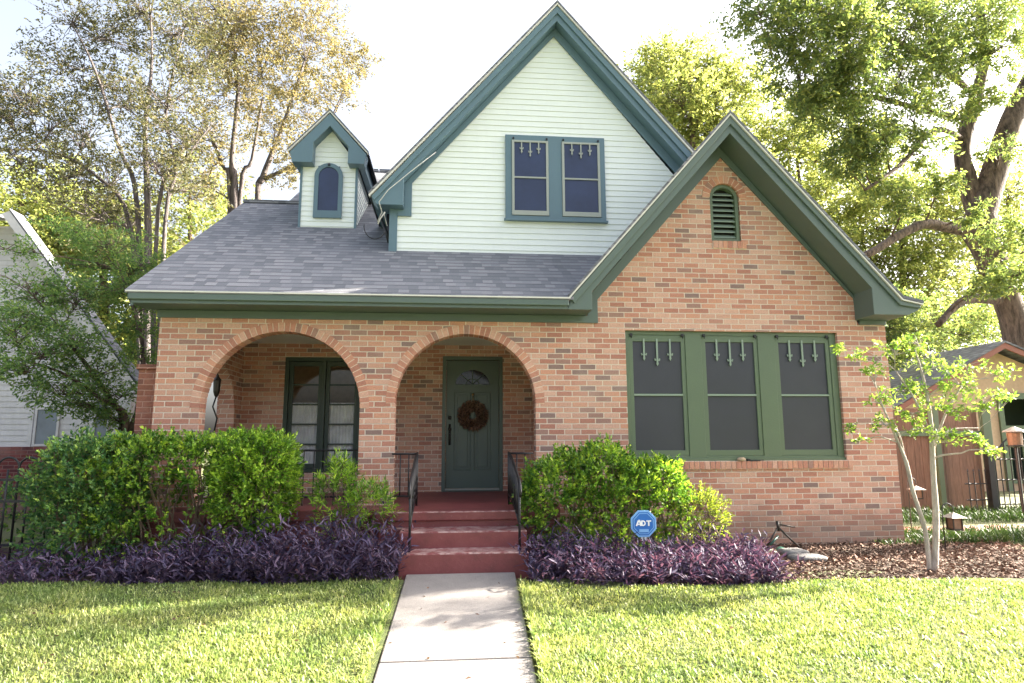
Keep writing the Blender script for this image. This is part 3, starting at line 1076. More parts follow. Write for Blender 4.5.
def stair_rail(X, side):
    m = MB()
    w = .012
    top0, top1 = (X, -.05, 1.30), (X, -1.30, 1.06)
    m.tube([(X-side*.30, -.06, 1.285), (X, -.06, 1.285)], .013, 6)
    m.tube([(X-side*.30, -.06, .79), (X, -.06, .79)], .011, 6)
    for k in range(1, 3):
        x = X-side*.10*k
        m.tube([(x, -.06, .79), (x, -.06, 1.285)], .008, 6)
    m.box(X-w, X+w, -.06-w, -.06+w, .68, 1.30)
    m.box(X-w, X+w, -1.31, -1.31+2*w, .345, 1.04)
    m.tube([(X, -.06, 1.295), (X, -.45, 1.25), (X, -1.0, 1.12), (X, -1.32, 1.03), (X, -1.40, .98), (X, -1.42, .92), (X, -1.39, .88), (X, -1.36, .90)], [.014]*6+[.012, .01], 8)
    m.tube([(X, -.06, .80), (X, -.55, .78), (X, -1.31, .60)], .012, 6)
    for k in range(1, 9):
        f = k/9
        y = -.06-1.25*f
        zt = 1.295-.25*f
        zb = .80-.19*f
        m.tube([(X, y, zb), (X, y, zt)], .008, 6)
        if k % 2 == 0:
            m.tube([(X+.022*math.cos(a*.785), y, (zb+zt)/2+.055*math.sin(a*.785)) for a in range(9)], .006, 5)
    m.build('stair_railing', MT['black'], H, smooth=True)


stair_rail(-.40, 1)
stair_rail(.70, -1)
m = MB()
for z in (.78, 1.33):
    m.tube([(-2.9, .10, z), (-1.12, .10, z)], .013, 6)
for i in range(15):
    x = -2.84+i*.12
    m.tube([(x, .10, .68), (x, .10, 1.33)], .008, 6)
m.build('porch_railing', MT['black'], H)

# things on and in the porch
wr = thing('door_wreath', (cxd+.0, BY+.05, 1.60), 'round brown wreath of dried leaves hanging on the dark green front door', 'wreath')
m = MB()
wc = np.array([cxd+.005, BY+.02, 1.83])
R0 = .150
m.tube([(wc[0]+R0*math.cos(a), wc[1]+.01, wc[2]+R0*math.sin(a)) for a in np.linspace(0, 2*math.pi, 33)], .045, 8)
m.build('twig_ring', MT['b_stem'], wr, smooth=True)
n = 1500
a = rng.uniform(0, 2*math.pi, n)
ph = rng.uniform(0, 2*math.pi, n)
rr = R0+.055*np.cos(ph)
Pp = wc+np.stack([rr*np.cos(a), -.04*np.abs(np.sin(ph)), rr*np.sin(a)], 1)
Dd = np.stack([np.cos(a)*np.cos(ph)+.6*np.sin(a), -np.abs(np.sin(ph))*.8, np.sin(a)*np.cos(ph)-.6*np.cos(a)], 1)+rng.normal(size=(n, 3))*.35
fast_mesh('dried_leaves', *leaves(Pp, Dd, rng.uniform(.03, .07, n), rng.uniform(.014, .028, n)), MT['wreathm'], wr)
m = MB()
m.tube([(wc[0], BY+.03, 2.16), (wc[0], BY+.03, 1.99)], .006, 6)
m.lathe((wc[0], BY+.03, 2.16), [(0, -.02), (.018, -.012), (.022, 0), (.014, .014), (0, .02)], 10)
m.build('bulb_glint_hook', MT['brass'], wr, smooth=True)  # added hook and knob, standing in for a bulb's reflection in the door

ln = thing('porch_lantern', (-3.1, .95, 2.35), 'dark iron lantern on a curved stem hanging in the side arch of the porch', 'lantern')
m = MB()
lx, ly = -3.25, 1.32
m.tube([(lx, ly, 2.48), (lx, ly, 2.36)], .008, 6)
m.build('hanger', MT['black'], ln, smooth=True)
m = MB()
m.tube([(lx, ly, 2.06), (lx-.03, ly-.02, 1.92), (lx+.03, ly, 1.76), (lx-.01, ly+.03, 1.55)], .012, 6)
m.build('stem', MT['black'], ln, smooth=True)
m = MB()
m.lathe((lx, ly, 2.19), [(.015, .18), (.02, .15), (.06, .10), (.052, .09), (.045, -.06), (.03, -.11), (.012, -.14)], 8)
m.build('lamp_cage', MT['bronze'], ln)

# items on the window sill
m = MB()
m.lathe((3.66, 0.0, 1.175), [(.0, 0), (.05, .0), (.055, .02), (.04, .04), (0, .045)], 10)
tag(m.build('tan_stone', MT['stucco'], smooth=True), 'small pale tan stone lying on the brick sill of the triple window', 'stone')
m = MB()
m.box(3.76, 3.90, -.03, 0.02, 1.168, 1.185)
m.box(3.73, 3.77, -.025, 0.015, 1.170, 1.20)
m.tube([(3.90, -.01, 1.18), (3.95, -.015, 1.183)], .006, 6)
tag(m.build('black_brush', MT['black'], bevel=.004), 'small black brush lying on the brick window sill beside a tan stone', 'brush')

# ------------------------------------------------------------------ ground, lawn, path
xs = np.concatenate([[-600, -200, -80, -40], np.linspace(-20, 24, 45), [45, 80, 200, 600]])
ys = np.concatenate([[-300, -60, -20], np.linspace(-12, 14, 53), [25, 60, 150, 400, 900]])
XX, YY = np.meshgrid(xs, ys)
ZZ = gz(YY)+.015*np.sin(XX*1.3)*np.cos(YY*1.7)*(np.abs(XX) < 25)
V = np.stack([XX, YY, ZZ], -1).reshape(-1, 3)
nx = len(xs)
F = np.array([(j*nx+i, j*nx+i+1, (j+1)*nx+i+1, (j+1)*nx+i) for j in range(len(ys)-1) for i in range(nx-1)])
o = fast_mesh('ground', V, F, MT['ground'])
tag(o, 'bare earth and rough grass around and behind the house', kind='structure')


def sheet(name, poly_f, x0, x1, y0, y1, mat, dz, step=.12, kind='structure', label=None):
    """ground-following sheet clipped by poly_f(x,y)->bool on cells, edges snapped by callable"""
    xs = np.arange(x0, x1+step, step)
    ys = np.arange(y0, y1+step, step)
    XX, YY = np.meshgrid(xs, ys)
    XX, YY, ok = poly_f(XX, YY)
    ZZ = gz(YY)+dz+.006*np.sin(XX*3.1)*np.sin(YY*4.3)
    V = np.stack([XX, YY, ZZ], -1).reshape(-1, 3)
    nx = len(xs)
    I, J = np.meshgrid(np.arange(nx-1), np.arange(len(ys)-1))
    a = (J*nx+I).ravel()
    F = np.stack([a, a+1, a+nx+1, a+nx], 1)
    o = fast_mesh(name, V, F, mat)
    tag(o, label, kind=kind)
    return o


def pathL(y):
    return -.42+(-.06)*(-1.4-y)/2.3


def pathR(y):
    return .64-.08*(-1.4-y)/2.3


def left_top(x):      # upper boundary of the left lawn
    return np.interp(x, [-20, -8, -4.03, -2.7, -1.35, -.45], [-1.4, -1.4, -1.53, -1.63, -1.73, -1.71])+.03*np.sin(x*5)


def right_top(x):
    return np.interp(x, [.6, 1.35, 2.26, 3.25, 4.24, 4.8, 5.3, 7, 9], [-1.79, -2.02, -2.09, -2.01, -2.0, -2.07, -2.2, -2.5, -2.8])+.03*np.sin(x*4)


def make_left(X, Y):
    v = (Y-(-8.6))/(0-(-8.6))
    u = (X+14)/14
    Yn = -8.6+v*(left_top(X)+8.6)
    Xn = -14+u*(pathL(Yn)-.035+14)
    return Xn, Yn, None


def make_right(X, Y):
    v = (Y+8.6)/8.6
    u = X/12
    Yn = -8.6+v*(right_top(X)+8.6)
    Xn = (pathR(Yn)+.03)+u*(12-.6)
    return Xn, Yn, None


sheet('lawn', make_left, -14, 0, -8.6, 0, MT['turf'], .085, label='left half of the front lawn under its grass')
sheet('lawn', make_right, 0, 12, -8.6, 0, MT['turf'], .085, label='right half of the front lawn under its grass')
# mulch bed soil
m = MB()


def bed(name, pts, dz, label):
    m = MB()
    pts = [(x, y) for x, y in pts]
    tris = tessellate_polygon([[Vector((x, y, 0)) for x, y in pts]])
    m.add([(x, y, float(gz(y))+dz) for x, y in pts], [tuple(t_) for t_ in tris])
    return tag(m.build(name, MT['soil']), label, kind='structure')


bl = [(float(x), float(left_top(x))+.0) for x in np.linspace(-9, -.45, 30)]
bed('left_bed', bl+[(-.45, -.3), (-3.5, -.3), (-3.6, 1.0), (-9, 1.0)], .022, 'dark soil of the planting bed left of the steps')
br = [(float(x), float(right_top(x))+.0) for x in np.linspace(.70, 7.2, 30)]
bed('right_bed', br+[(7.2, -.9), (5.8, .2), (5.6, .05), (.7, .05)], .022, 'brown soil of the planting bed right of the steps')

m = MB()      # walkway slabs
yb = [-1.405, -3.33, -4.9, -6.5, -8.1, -9.0]
for y1_, y0_ in zip(yb[:-1], yb[1:]):
    y1g = y1_-.006
    vs = []
    for y in (y0_+.006, y1g):
        for x in (pathL(y), pathR(y)):
            z = .160-.104*(-1.4-y)
            vs += [(x, y, z-.12), (x, y, z)]
    m.add(vs, [(0, 1, 3, 2), (4, 6, 7, 5), (0, 4, 5, 1), (2, 3, 7, 6), (1, 5, 7, 3), (0, 2, 6, 4)])
tag(m.build('front_walk', MT['concrete'], bevel=.012), 'pale concrete front walk leading to the red steps', kind='structure')
m = MB()
m.box(-30, 30, -10.6, -9.02, -.75, -.60)
tag(m.build('sidewalk', MT['concrete'], bevel=.01), 'concrete sidewalk along the street', kind='structure')
m = MB()
vs = [(7.2, -2.75), (5.75, -2.36), (6.0, -2.0), (7.2, -1.7), (9, -1.6), (9, -2.8)]
m.plate(vs, .0, .13, 'Z')
tag(m.build('side_walk', MT['concrete'], bevel=.01), 'end of a pale concrete walk at the right edge of the lawn', kind='structure')
m = MB()
m.plate([(6.3, .95), (14, 1.15), (14, 1.65), (6.3, 1.45)], .0, .135, 'Z')
tag(m.build('side_path', MT['redtrim']), 'reddish path between the strips of green beside the house', kind='structure')

# grass


def grass(name, label, x0, x1, topf, leftf, rightf, dens, ybot=-5.6):
    n = int((x1-x0)*4.4*dens)
    X = rng.uniform(x0, x1, n)
    Y = rng.uniform(ybot, -.8, n)
    # thin out far from the camera
    ok = (Y < topf(X)+.02) & (X > leftf(Y)) & (X < rightf(Y))
    vis = np.abs(X) < (Y+8.05)*0.98+.4
    ok &= vis
    X, Y = X[ok], Y[ok]
    n = len(X)
    P = np.stack([X, Y, gz(Y)+.08], 1)
    clump = np.sin(X*9+np.sin(Y*7)*2)*np.cos(Y*11+X*3)
    L = rng.uniform(.03, .062, n)*(1+.18*clump)
    edge = np.minimum(np.abs(X-pathL(Y)), np.abs(X-pathR(Y)))
    L = L*(1+.9*np.clip(1-edge/.14, 0, 1))
    az = rng.uniform(0, 2*math.pi, n)
    tilt = np.abs(rng.normal(.85, .4, n))
    D = np.stack([np.cos(az)*np.sin(tilt), np.sin(az)*np.sin(tilt), np.cos(tilt)], 1)
    S = np.stack([-np.sin(az), np.cos(az), np.zeros(n)], 1)
    w = rng.uniform(.0045, .0075, n)[:, None]
    L = L[:, None]
    G = np.array([0, 0, -1.0])
    m1 = P+D*L*.55
    tip = P+D*L+G*L*.22
    V = np.stack([P-S*w*.5, P+S*w*.5, m1+S*w*.5, m1-S*w*.5, tip], 1).reshape(-1, 3)
    b = np.arange(n)[:, None]*5
    F = np.concatenate([b+np.array(t_) for t_ in ((0, 1, 2), (0, 2, 3), (3, 2, 4))], 1).reshape(-1, 3)
    return tag(fast_mesh(name, V, F, MT['l_grass']), label, 'grass', kind='stuff')


DEN = 9500
grass('grass', 'short green grass of the left lawn, partly in tree shade', -6.6, -.4, left_top, lambda y: -6.6+0*y, lambda y: pathL(y)-.03, DEN)
grass('grass', 'sunlit yellow green grass of the right lawn', .5, 7.4, right_top, lambda y: pathR(y)+.02, lambda y: 7.4+0*y, DEN)

# a few fallen leaves on walk, steps and lawn
n = 170
X = rng.uniform(-5, 5.5, n)
Y = rng.uniform(-5, -1.5, n)
onp = (X > pathL(Y)) & (X < pathR(Y))
P = np.stack([X, Y, np.where(onp, .160-.104*(-1.4-Y)+.004, gz(Y)+.13)], 1)
az = rng.uniform(0, 2*math.pi, n)
tag(fast_mesh('fallen_leaves', *leaves(P, np.stack([np.cos(az), np.sin(az), rng.normal(0, .1, n)], 1), rng.uniform(.02, .045, n), rng.uniform(.01, .02, n), .2), MT['wreathm']),
    'scattered small brown fallen leaves on the walk and lawn', 'fallen leaves', kind='stuff')

# mulch chips
n = 15000
X = rng.uniform(3.0, 7.0, n)
Y = rng.uniform(-2.1, .0, n)
ok = (Y > right_top(X)+.01)
X, Y = X[ok], Y[ok]
n = len(X)
P = np.stack([X, Y, gz(Y)+.026+rng.uniform(0, .03, n)], 1)
az = rng.uniform(0, 2*math.pi, n)
D = np.stack([np.cos(az), np.sin(az), rng.normal(0, .3, n)], 1)
tag(fast_mesh('mulch', *leaves(P, D, rng.uniform(.02, .07, n), rng.uniform(.01, .025, n), .1), MT['mulchm']), 'brown wood mulch under the small tree', 'mulch', kind='stuff')

# purple ground cover


def purple(name, label, blobs, n_sh, seed):
    """blobs: x0,x1 and front/back lines with height profile"""
    r = np.random.default_rng(seed)
    parts = []
    P0, Dm, H0 = [], [], []
    for (x0, x1, y0f, y1f, hf, k) in blobs:
        x = r.uniform(x0, x1, k)
        v = r.uniform(0, 1, k)
        y = y0f(x)+(y1f(x)-y0f(x))*v
        h = hf(x)*r.uniform(.45, 1.12, k)*(.5+.5*np.sqrt(v))*(1+.22*np.sin(x*7+y*3)*np.cos(y*9+x*2.3))
        P0.append(np.stack([x, y, gz(y)+.02], 1))
        az = r.uniform(0, 2*math.pi, k)
        lean = r.uniform(.1, .75, k)
        d = np.stack([np.cos(az)*lean, np.sin(az)*lean-.18, np.ones(k)], 1)
        Dm.append(unit(d))
        H0.append(h)
    P0 = np.concatenate(P0)
    Dm = np.concatenate(Dm)
    H0 = np.concatenate(H0)
    n = len(P0)
    for j in range(9):
        f = (j+1)/9
        P = P0+Dm*(H0*f)[:, None]
        az = r.uniform(0, 2*math.pi, n)+j*2.4
        D = Dm*.40+np.stack([np.cos(az), np.sin(az), .2+.35*r.normal(size=n)], 1)*.8
        keep = r.uniform(0, 1, n) < (.55+.45*f)
        L = r.uniform(.05, .13, n)
        parts.append(long_leaves(P[keep], D[keep], L[keep], r.uniform(.014, .024, n)[keep], .08))
    V, F = merge(parts)
    return tag(fast_mesh(name, V, F, MT['l_purple']), label, 'ground cover', kind='stuff')


purple('purple_groundcover', 'purple leaved ground cover in front of the hedge left of the steps',
       [(-6.3, -3.0, lambda x: left_top(x)+.02, lambda x: left_top(x)+.75, lambda x: .30+0*x, 520),
        (-3.1, -.50, lambda x: left_top(x)+.04, lambda x: np.interp(x, [-3.1, -.5], [-.95, -.95]), lambda x: np.interp(x, [-3.1, -2.3, -1.5, -.8, -.5], [.30, .46, .56, .56, .50]), 1150)], 0, 3)
purple('purple_groundcover', 'purple leaved ground cover along the bed right of the steps, reddish in the sun',
       [(.78, 3.2, lambda x: right_top(x)+.06, lambda x: right_top(x)+.90, lambda x: np.interp(x, [.72, 1.2, 2.5, 3.2, 3.6], [.42, .38, .33, .33, .26]), 1150),
        (2.6, 3.45, lambda x: -1.1+0*x, lambda x: -.6+0*x, lambda x: np.interp(x, [2.6, 3.0, 3.45], [.24, .30, .2]), 120)], 0, 4)

# ------------------------------------------------------------------ shrubs


def shrub(name, label, base, ells, n, leaf, mat, group=None, seed=1, power=2.6, whorl=9, stems=26, up=.55, hollow=None, stemr=.012):
    r = np.random.default_rng(seed)
    T = thing(name, base, label, 'shrub', group)
    P, D = [], []
    E = [(np.array(c, float), np.array(s_, float)) for c, s_ in ells]
    tot = sum(s_[0]*s_[2]+s_[0]*s_[1]+s_[1]*s_[2] for _, s_ in E)
    for c, s_ in E:
        k = int(n*(s_[0]*s_[2]+s_[0]*s_[1]+s_[1]*s_[2])/tot)
        d = unit(r.normal(size=(k, 3)))
        d[:, 2] = np.where(r.uniform(size=k) < .3, np.abs(d[:, 2]), d[:, 2])
        q = (np.abs(d)**power).sum(1, keepdims=True)**(1/power)
        depth = np.where(r.uniform(size=k) < .72, r.uniform(.93, 1.04, k), r.uniform(.62, .93, k))[:, None]
        bump = 1+.07*np.sin(d[:, :1]*9+seed)*np.cos(d[:, 2:]*8)+.035*r.normal(size=(k, 1))+.06*np.sin((c[0]+d[:, :1]*s_[0])*17+seed)*np.sin((c[2]+d[:, 2:]*s_[2])*15+d[:, 1:2]*5)
        p = c+d/q*s_*depth*bump
        ok = p[:, 2] > float(gz(c[1]))+.08
        for c2, s2 in E:
            if c2 is c:
                continue
            ok &= (np.abs((p-c2)/s2)**power).sum(1) > .55
        if hollow is not None:
            for hc, hr in hollow:
                ok &= np.linalg.norm((p-np.array(hc))/np.array(hr), axis=1) > 1
        cn = np.sin(p[:, 0]*19+seed)*np.sin(p[:, 2]*17+p[:, 0]*5)+.6*np.sin(p[:, 0]*41+p[:, 2]*37)
        ok &= (cn > -.55) | (r.uniform(size=k) < .25)
        P.append(p[ok])
        D.append(unit(unit(d[ok]/s_)+np.array([0, 0, up])+.35*r.normal(size=(ok.sum(), 3))))
    P = np.concatenate(P)
    D = np.concatenate(D)
    k = len(P)
    parts = []
    ln_ = r.uniform(.06, .14, k)
    for j in range(whorl):
        f = j/(whorl-1)
        az = r.normal(size=(k, 3))
        rd = unit(np.cross(D, az))
        pos = P+D*(ln_*f)[:, None]
        dr = D*(.35+.6*f)+rd*(1-.45*f)
        parts.append(leaves(pos, dr, r.uniform(.7, 1.2, k)*leaf[0], r.uniform(.8, 1.2, k)*leaf[1], .22))
    V, F = merge(parts)
    fast_mesh('foliage', V, F, mat, T)
    m = MB()
    for i in range(stems):
        c, s_ = E[i % len(E)]
        g0 = float(gz(c[1]))
        a = (c[0]+r.uniform(-.6, .6)*s_[0], c[1]+r.uniform(-.3, .3)*s_[1], g0)
        tip = P[r.integers(k)]
        for _ in range(12):
            tip = P[r.integers(k)]
            if abs(tip[0]-a[0]) < .45:
                break
        a = Vector(a)
        b = Vector(tip)
        mid = (a+b)/2+Vector((r.uniform(-.1, .1), r.uniform(-.08, .08), r.uniform(-.05, .1)))
        q1 = a.lerp(mid, .5)+Vector((0, 0, .06))
        m.tube([a, q1, mid, mid.lerp(b, .5)+Vector((r.uniform(-.04, .04), 0, .02)), b], [stemr, stemr*.85, stemr*.7, stemr*.5, stemr*.25], 6)
    # sprig axes
    idx = r.integers(0, k, min(k, 600))
    for i in idx:
        m.tube([P[i]-D[i]*.10, P[i]+D[i]*ln_[i]], [.003, .0015], 3, False)
    m.build('stems', MT['b_stem'], T, smooth=True, recalc=False)
    return T


HG = 'shrubs of the clipped hedge left of the steps'
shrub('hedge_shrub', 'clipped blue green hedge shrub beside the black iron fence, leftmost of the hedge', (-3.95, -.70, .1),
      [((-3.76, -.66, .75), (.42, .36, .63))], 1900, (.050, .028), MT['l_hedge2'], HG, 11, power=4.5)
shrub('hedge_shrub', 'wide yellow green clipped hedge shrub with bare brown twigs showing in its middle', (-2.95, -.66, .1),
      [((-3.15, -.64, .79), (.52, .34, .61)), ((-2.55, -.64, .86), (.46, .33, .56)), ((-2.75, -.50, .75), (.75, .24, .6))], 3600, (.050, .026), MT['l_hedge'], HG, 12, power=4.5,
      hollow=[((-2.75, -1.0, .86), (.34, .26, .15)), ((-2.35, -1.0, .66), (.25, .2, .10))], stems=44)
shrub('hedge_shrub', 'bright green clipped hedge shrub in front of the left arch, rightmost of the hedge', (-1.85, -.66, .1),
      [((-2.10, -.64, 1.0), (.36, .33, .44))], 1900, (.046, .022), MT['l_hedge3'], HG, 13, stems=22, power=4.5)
shrub('small_shrub', 'low feathery green shrub at the foot of the brick pier between the arches', (-1.1, -.75, .1),
      [((-1.20, -.78, .76), (.19, .18, .46)), ((-.88, -.80, .72), (.24, .18, .22))], 330, (.075, .014), MT['l_hedge3'], None, 14, up=.9, stems=16, power=2.0)
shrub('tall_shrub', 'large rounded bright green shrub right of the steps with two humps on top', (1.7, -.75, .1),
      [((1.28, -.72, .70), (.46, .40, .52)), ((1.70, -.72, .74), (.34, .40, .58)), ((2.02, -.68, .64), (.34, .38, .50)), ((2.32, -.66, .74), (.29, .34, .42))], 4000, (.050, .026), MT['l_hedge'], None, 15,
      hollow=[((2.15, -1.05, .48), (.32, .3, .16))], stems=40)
shrub('small_shrub', 'small yellow green shrub at the right foot of the large rounded shrub', (2.85, -.8, .1),
      [((2.78, -.74, .58), (.28, .24, .26))], 420, (.034, .015), MT['l_yellow'], None, 16, stems=14, power=2.0)

# ------------------------------------------------------------------ trees


def tree(name, label, trunks, clumps, mat, bark, leaf=(.10, .04), per=26, group=None, seed=1, cat='tree', base=None, twig=9, flat=.8, brr=.03, hang=0.0, tw=.35, km=1.0, rm=1.0, tmin=.006):
    """trunks: list of polylines [(pos, radius)...]; clumps: (centre, radius, sprays)"""
    r = np.random.default_rng(seed)
    T = thing(name, base if base is not None else trunks[0][0][0], label, cat, group)
    m = MB()
    nodes = []
    for tr in trunks:
        pts = [Vector(p) for p, _ in tr]
        rs = [q for _, q in tr]
        fp, fr = [], []
        for i in range(len(pts)-1):
            for s in range(4):
                f = s/4
                p0 = pts[max(i-1, 0)]
                p1, p2 = pts[i], pts[i+1]
                p3 = pts[min(i+2, len(pts)-1)]
                q = 0.5*((2*p1)+(p2-p0)*f+(2*p0-5*p1+4*p2-p3)*f*f+(3*p1-p0-3*p2+p3)*f**3)
                fp.append(q)
                fr.append(rs[i]*(1-f)+rs[i+1]*f)
        fp.append(pts[-1])
        fr.append(rs[-1])
        fr = [x*(1+.06*r.normal()) for x in fr]
        m.tube(fp, fr, 10)
        nodes += list(zip(fp[2:], fr[2:]))
    P, D = [], []
    for c, rc, k in clumps:
        k = int(k*km)
        rc = rc*rm
        c = Vector(c)
        best = min(nodes, key=lambda q: (q[0]-c).length+1.2*max(0, q[0].z-c.z+.2*rc))
        a, ra = best
        L = (c-a).length
        r0 = min(ra*.6, brr+.012*L)
        ctrl = a.lerp(c, .5)+Vector((r.normal()*.06*L, r.normal()*.06*L, (.10+.05*r.normal())*L))
        bp, br_ = [], []
        N = 7
        for i in range(N+1):
            f = i/N
            q = a*(1-f)**2+ctrl*2*f*(1-f)+c*f*f+Vector(r.normal(size=3)*.012*L*(0 < i < N))
            bp.append(q)
            br_.append(r0*(1-f)+.35*r0*f)
        m.tube(bp, br_, 6)
        for i in range(k):
            d = Vector(unit(r.normal(size=3)))
            d.z = d.z*flat+.12
            tip = c+d*rc*(r.uniform(.25, 1.0)**.6)
            st = bp[int(r.integers(3, N+1))]
            if (tip-st).length > rc*1.6:
                st = c
            mid = st.lerp(tip, .5)+Vector((0, 0, .08*rc))+Vector(r.normal(size=3)*.06*rc)
            tr_ = max(tmin, r0*.25)
            m.tube([st, mid, tip], [tr_, tr_*.6, tr_*.3], 4, False)
            dirn = (tip-mid).normalized()
            for j in range(twig):
                f = r.uniform(.3, 1.05)
                q = (mid*(1-f)+tip*f)+Vector(r.normal(size=3)*rc*.10)
                P.append((q, dirn))
    P0 = np.array([list(q[0]) for q in P])
    D0 = np.array([list(q[1]) for q in P])
    k = len(P0)
    D0 = unit(D0+.9*r.normal(size=(k, 3))+np.array([0, 0, -hang]))
    parts = []
    nl = max(3, per//2)
    for j in range(nl):
        f = j/nl
        sd = unit(np.cross(D0, r.normal(size=(k, 3))*.4+np.array([0, 0, 1])))*(1 if j % 2 else -1)
        pos = P0+D0*(f*leaf[0]*tw*nl)[..., None] if False else P0+D0*(f*leaf[0]*tw*nl)
        dr = sd*.8+D0*.55+.45*r.normal(size=(k, 3))+np.array([0, 0, -hang*.6])
        parts.append(leaves(pos, dr, r.uniform(.7, 1.25, k)*leaf[0], r.uniform(.75, 1.2, k)*leaf[1], .15,
                            N=r.normal(size=(k, 3))*.8+np.array([0, 0, .8])))
    V, F = merge(parts)
    fast_mesh('crown', V, F, mat, T)
    m.build('trunk', bark, T, smooth=True, recalc=False)
    return T


def cl(x, y, Y, r, k):
    return (at(x, y, Y), r, k)


def gp(x, Y):
    p = at(x, 440, Y)
    return (p[0], Y, 0.05)


# big multi-stemmed tree, left behind
Yt = 9.0
tr = [[(gp(150, Yt), 0.120), (at(148, 230, Yt), 0.090), (at(145, 130, Yt), 0.060), (at(152, 60, Yt), 0.036), (at(148, -20, Yt), 0.018)],
      [(gp(146, Yt+.3), 0.090), (at(138, 215, Yt), 0.066), (at(120, 150, Yt), 0.048), (at(95, 70, Yt), 0.030), (at(70, 20, Yt), 0.015)],
      [(gp(150, Yt-.3), 0.084), (at(132, 235, Yt), 0.060), (at(95, 175, Yt), 0.042), (at(50, 152, Yt), 0.030), (at(0, 150, Yt-.5), 0.018)],
      [(gp(158, Yt+.2), 0.084), (at(165, 225, Yt), 0.055), (at(176, 170, Yt), 0.045), (at(166, 110, Yt), .035), (at(184, 30, Yt+.3), 0.018)],
      [(gp(156, Yt+.2), 0.072), (at(158, 210, Yt), 0.048), (at(185, 160, Yt), 0.036), (at(215, 120, Yt+.3), 0.018)]]
rc_ = random.Random(5)
cs = []
for x, y, r_, k in [(70, 25, 1.1, 16), (110, 40, 1.1, 20), (60, 75, 1.1, 18), (100, 90, 1.2, 22), (140, 15, 1.1, 20), (170, 40, 1.1, 20), (25, 95, 1.0, 18), (10, 120, 1.0, 18),
                    (50, 130, 1.2, 22), (90, 140, 1.2, 22), (130, 110, 1.1, 22), (170, 100, 1.1, 20), (200, 70, 1.0, 18), (20, 165, 1.0, 18), (60, 180, 1.1, 18),
                    (110, 185, 1.2, 22), (150, 160, 1.1, 20), (185, 140, 1.1, 20), (85, 215, 1.1, 18), (125, 225, 1.1, 18), (180, 190, 1.0, 16), (200, 15, 1.0, 16), (120, -25, 1.2, 16), (170, -25, 1.2, 16), (-30, 110, 1.2, 14)]:
    cs.append(cl(x, y, Yt+rc_.uniform(-1.2, 1.2), r_, k))
tree('spreading_tree', 'tall sparse multi-stemmed tree with grey limbs behind the white neighbour house', tr, cs, MT['l_olive'], MT['b_grey'], (.10, .042), 8, seed=21, twig=10, km=1.9, rm=1.25, brr=.014, tmin=.011)

Yt = 13.0
tr = [[(gp(232, Yt), 0.156), (at(235, 205, Yt), 0.120), (at(232, 160, Yt), 0.090), (at(238, 80, Yt), 0.060), (at(225, 0, Yt), 0.030)],
      [(gp(226, Yt), 0.108), (at(230, 200, Yt), 0.084), (at(222, 165, Yt), 0.060), (at(205, 120, Yt), 0.036)],
      [(gp(236, Yt), 0.108), (at(240, 200, Yt), 0.078), (at(252, 160, Yt), 0.060), (at(262, 100, Yt), 0.030)]]
cs = []
for x, y, r_, k in [(215, 10, 1.5, 28), (250, 20, 1.5, 30), (230, 50, 1.5, 30), (205, 60, 1.4, 22), (260, 65, 1.4, 26), (225, 95, 1.5, 26), (250, 110, 1.4, 24), (200, 130, 1.3, 20), (215, 165, 1.3, 18), (185, 180, 1.3, 18), (235, -20, 1.5, 20)]:
    cs.append(cl(x, y, Yt+rc_.uniform(-1.4, 1.4), r_, k))
tree('yellowing_tree', 'tall yellowing tree with a straight trunk rising behind the left end of the roof', tr, cs, MT['l_autumn'], MT['b_grey'], (.12, .05), 8, seed=22, twig=11, km=1.5, rm=1.2, brr=.015, tmin=.012)
Yt = 12.0
tr = [[(gp(258, Yt), 0.144), (at(258, 205, Yt), 0.108), (at(262, 180, Yt), 0.096), (at(285, 120, Yt), 0.060), (at(305, 60, Yt), 0.030)],
      [(at(262, 180, Yt), 0.072), (at(300, 160, Yt), 0.048), (at(330, 120, Yt), 0.030), (at(350, 75, Yt), 0.018)]]
cs = []
for x, y, r_, k in [(300, 15, 1.2, 22), (325, 30, 1.1, 20), (290, 45, 1.3, 24), (310, 60, 1.1, 20), (345, 60, 1.0, 18), (365, 65, .8, 14), (285, 85, 1.2, 22), (300, 110, 1.1, 20), (275, 130, 1.2, 20),
                    (300, 150, 1.0, 18), (280, 170, .9, 16), (320, 95, 1.0, 18), (345, 90, .8, 12), (305, -15, 1.2, 18), (340, 165, .7, 8)]:
    cs.append(cl(x, y, Yt+rc_.uniform(-1.2, 1.2), r_, k))
tree('yellowing_tree', 'yellow leaved tree with a forked leaning trunk directly behind the dormer', tr, cs, MT['l_autumn'], MT['b_grey'], (.11, .045), 8, seed=23, twig=10, km=1.35, brr=.012)

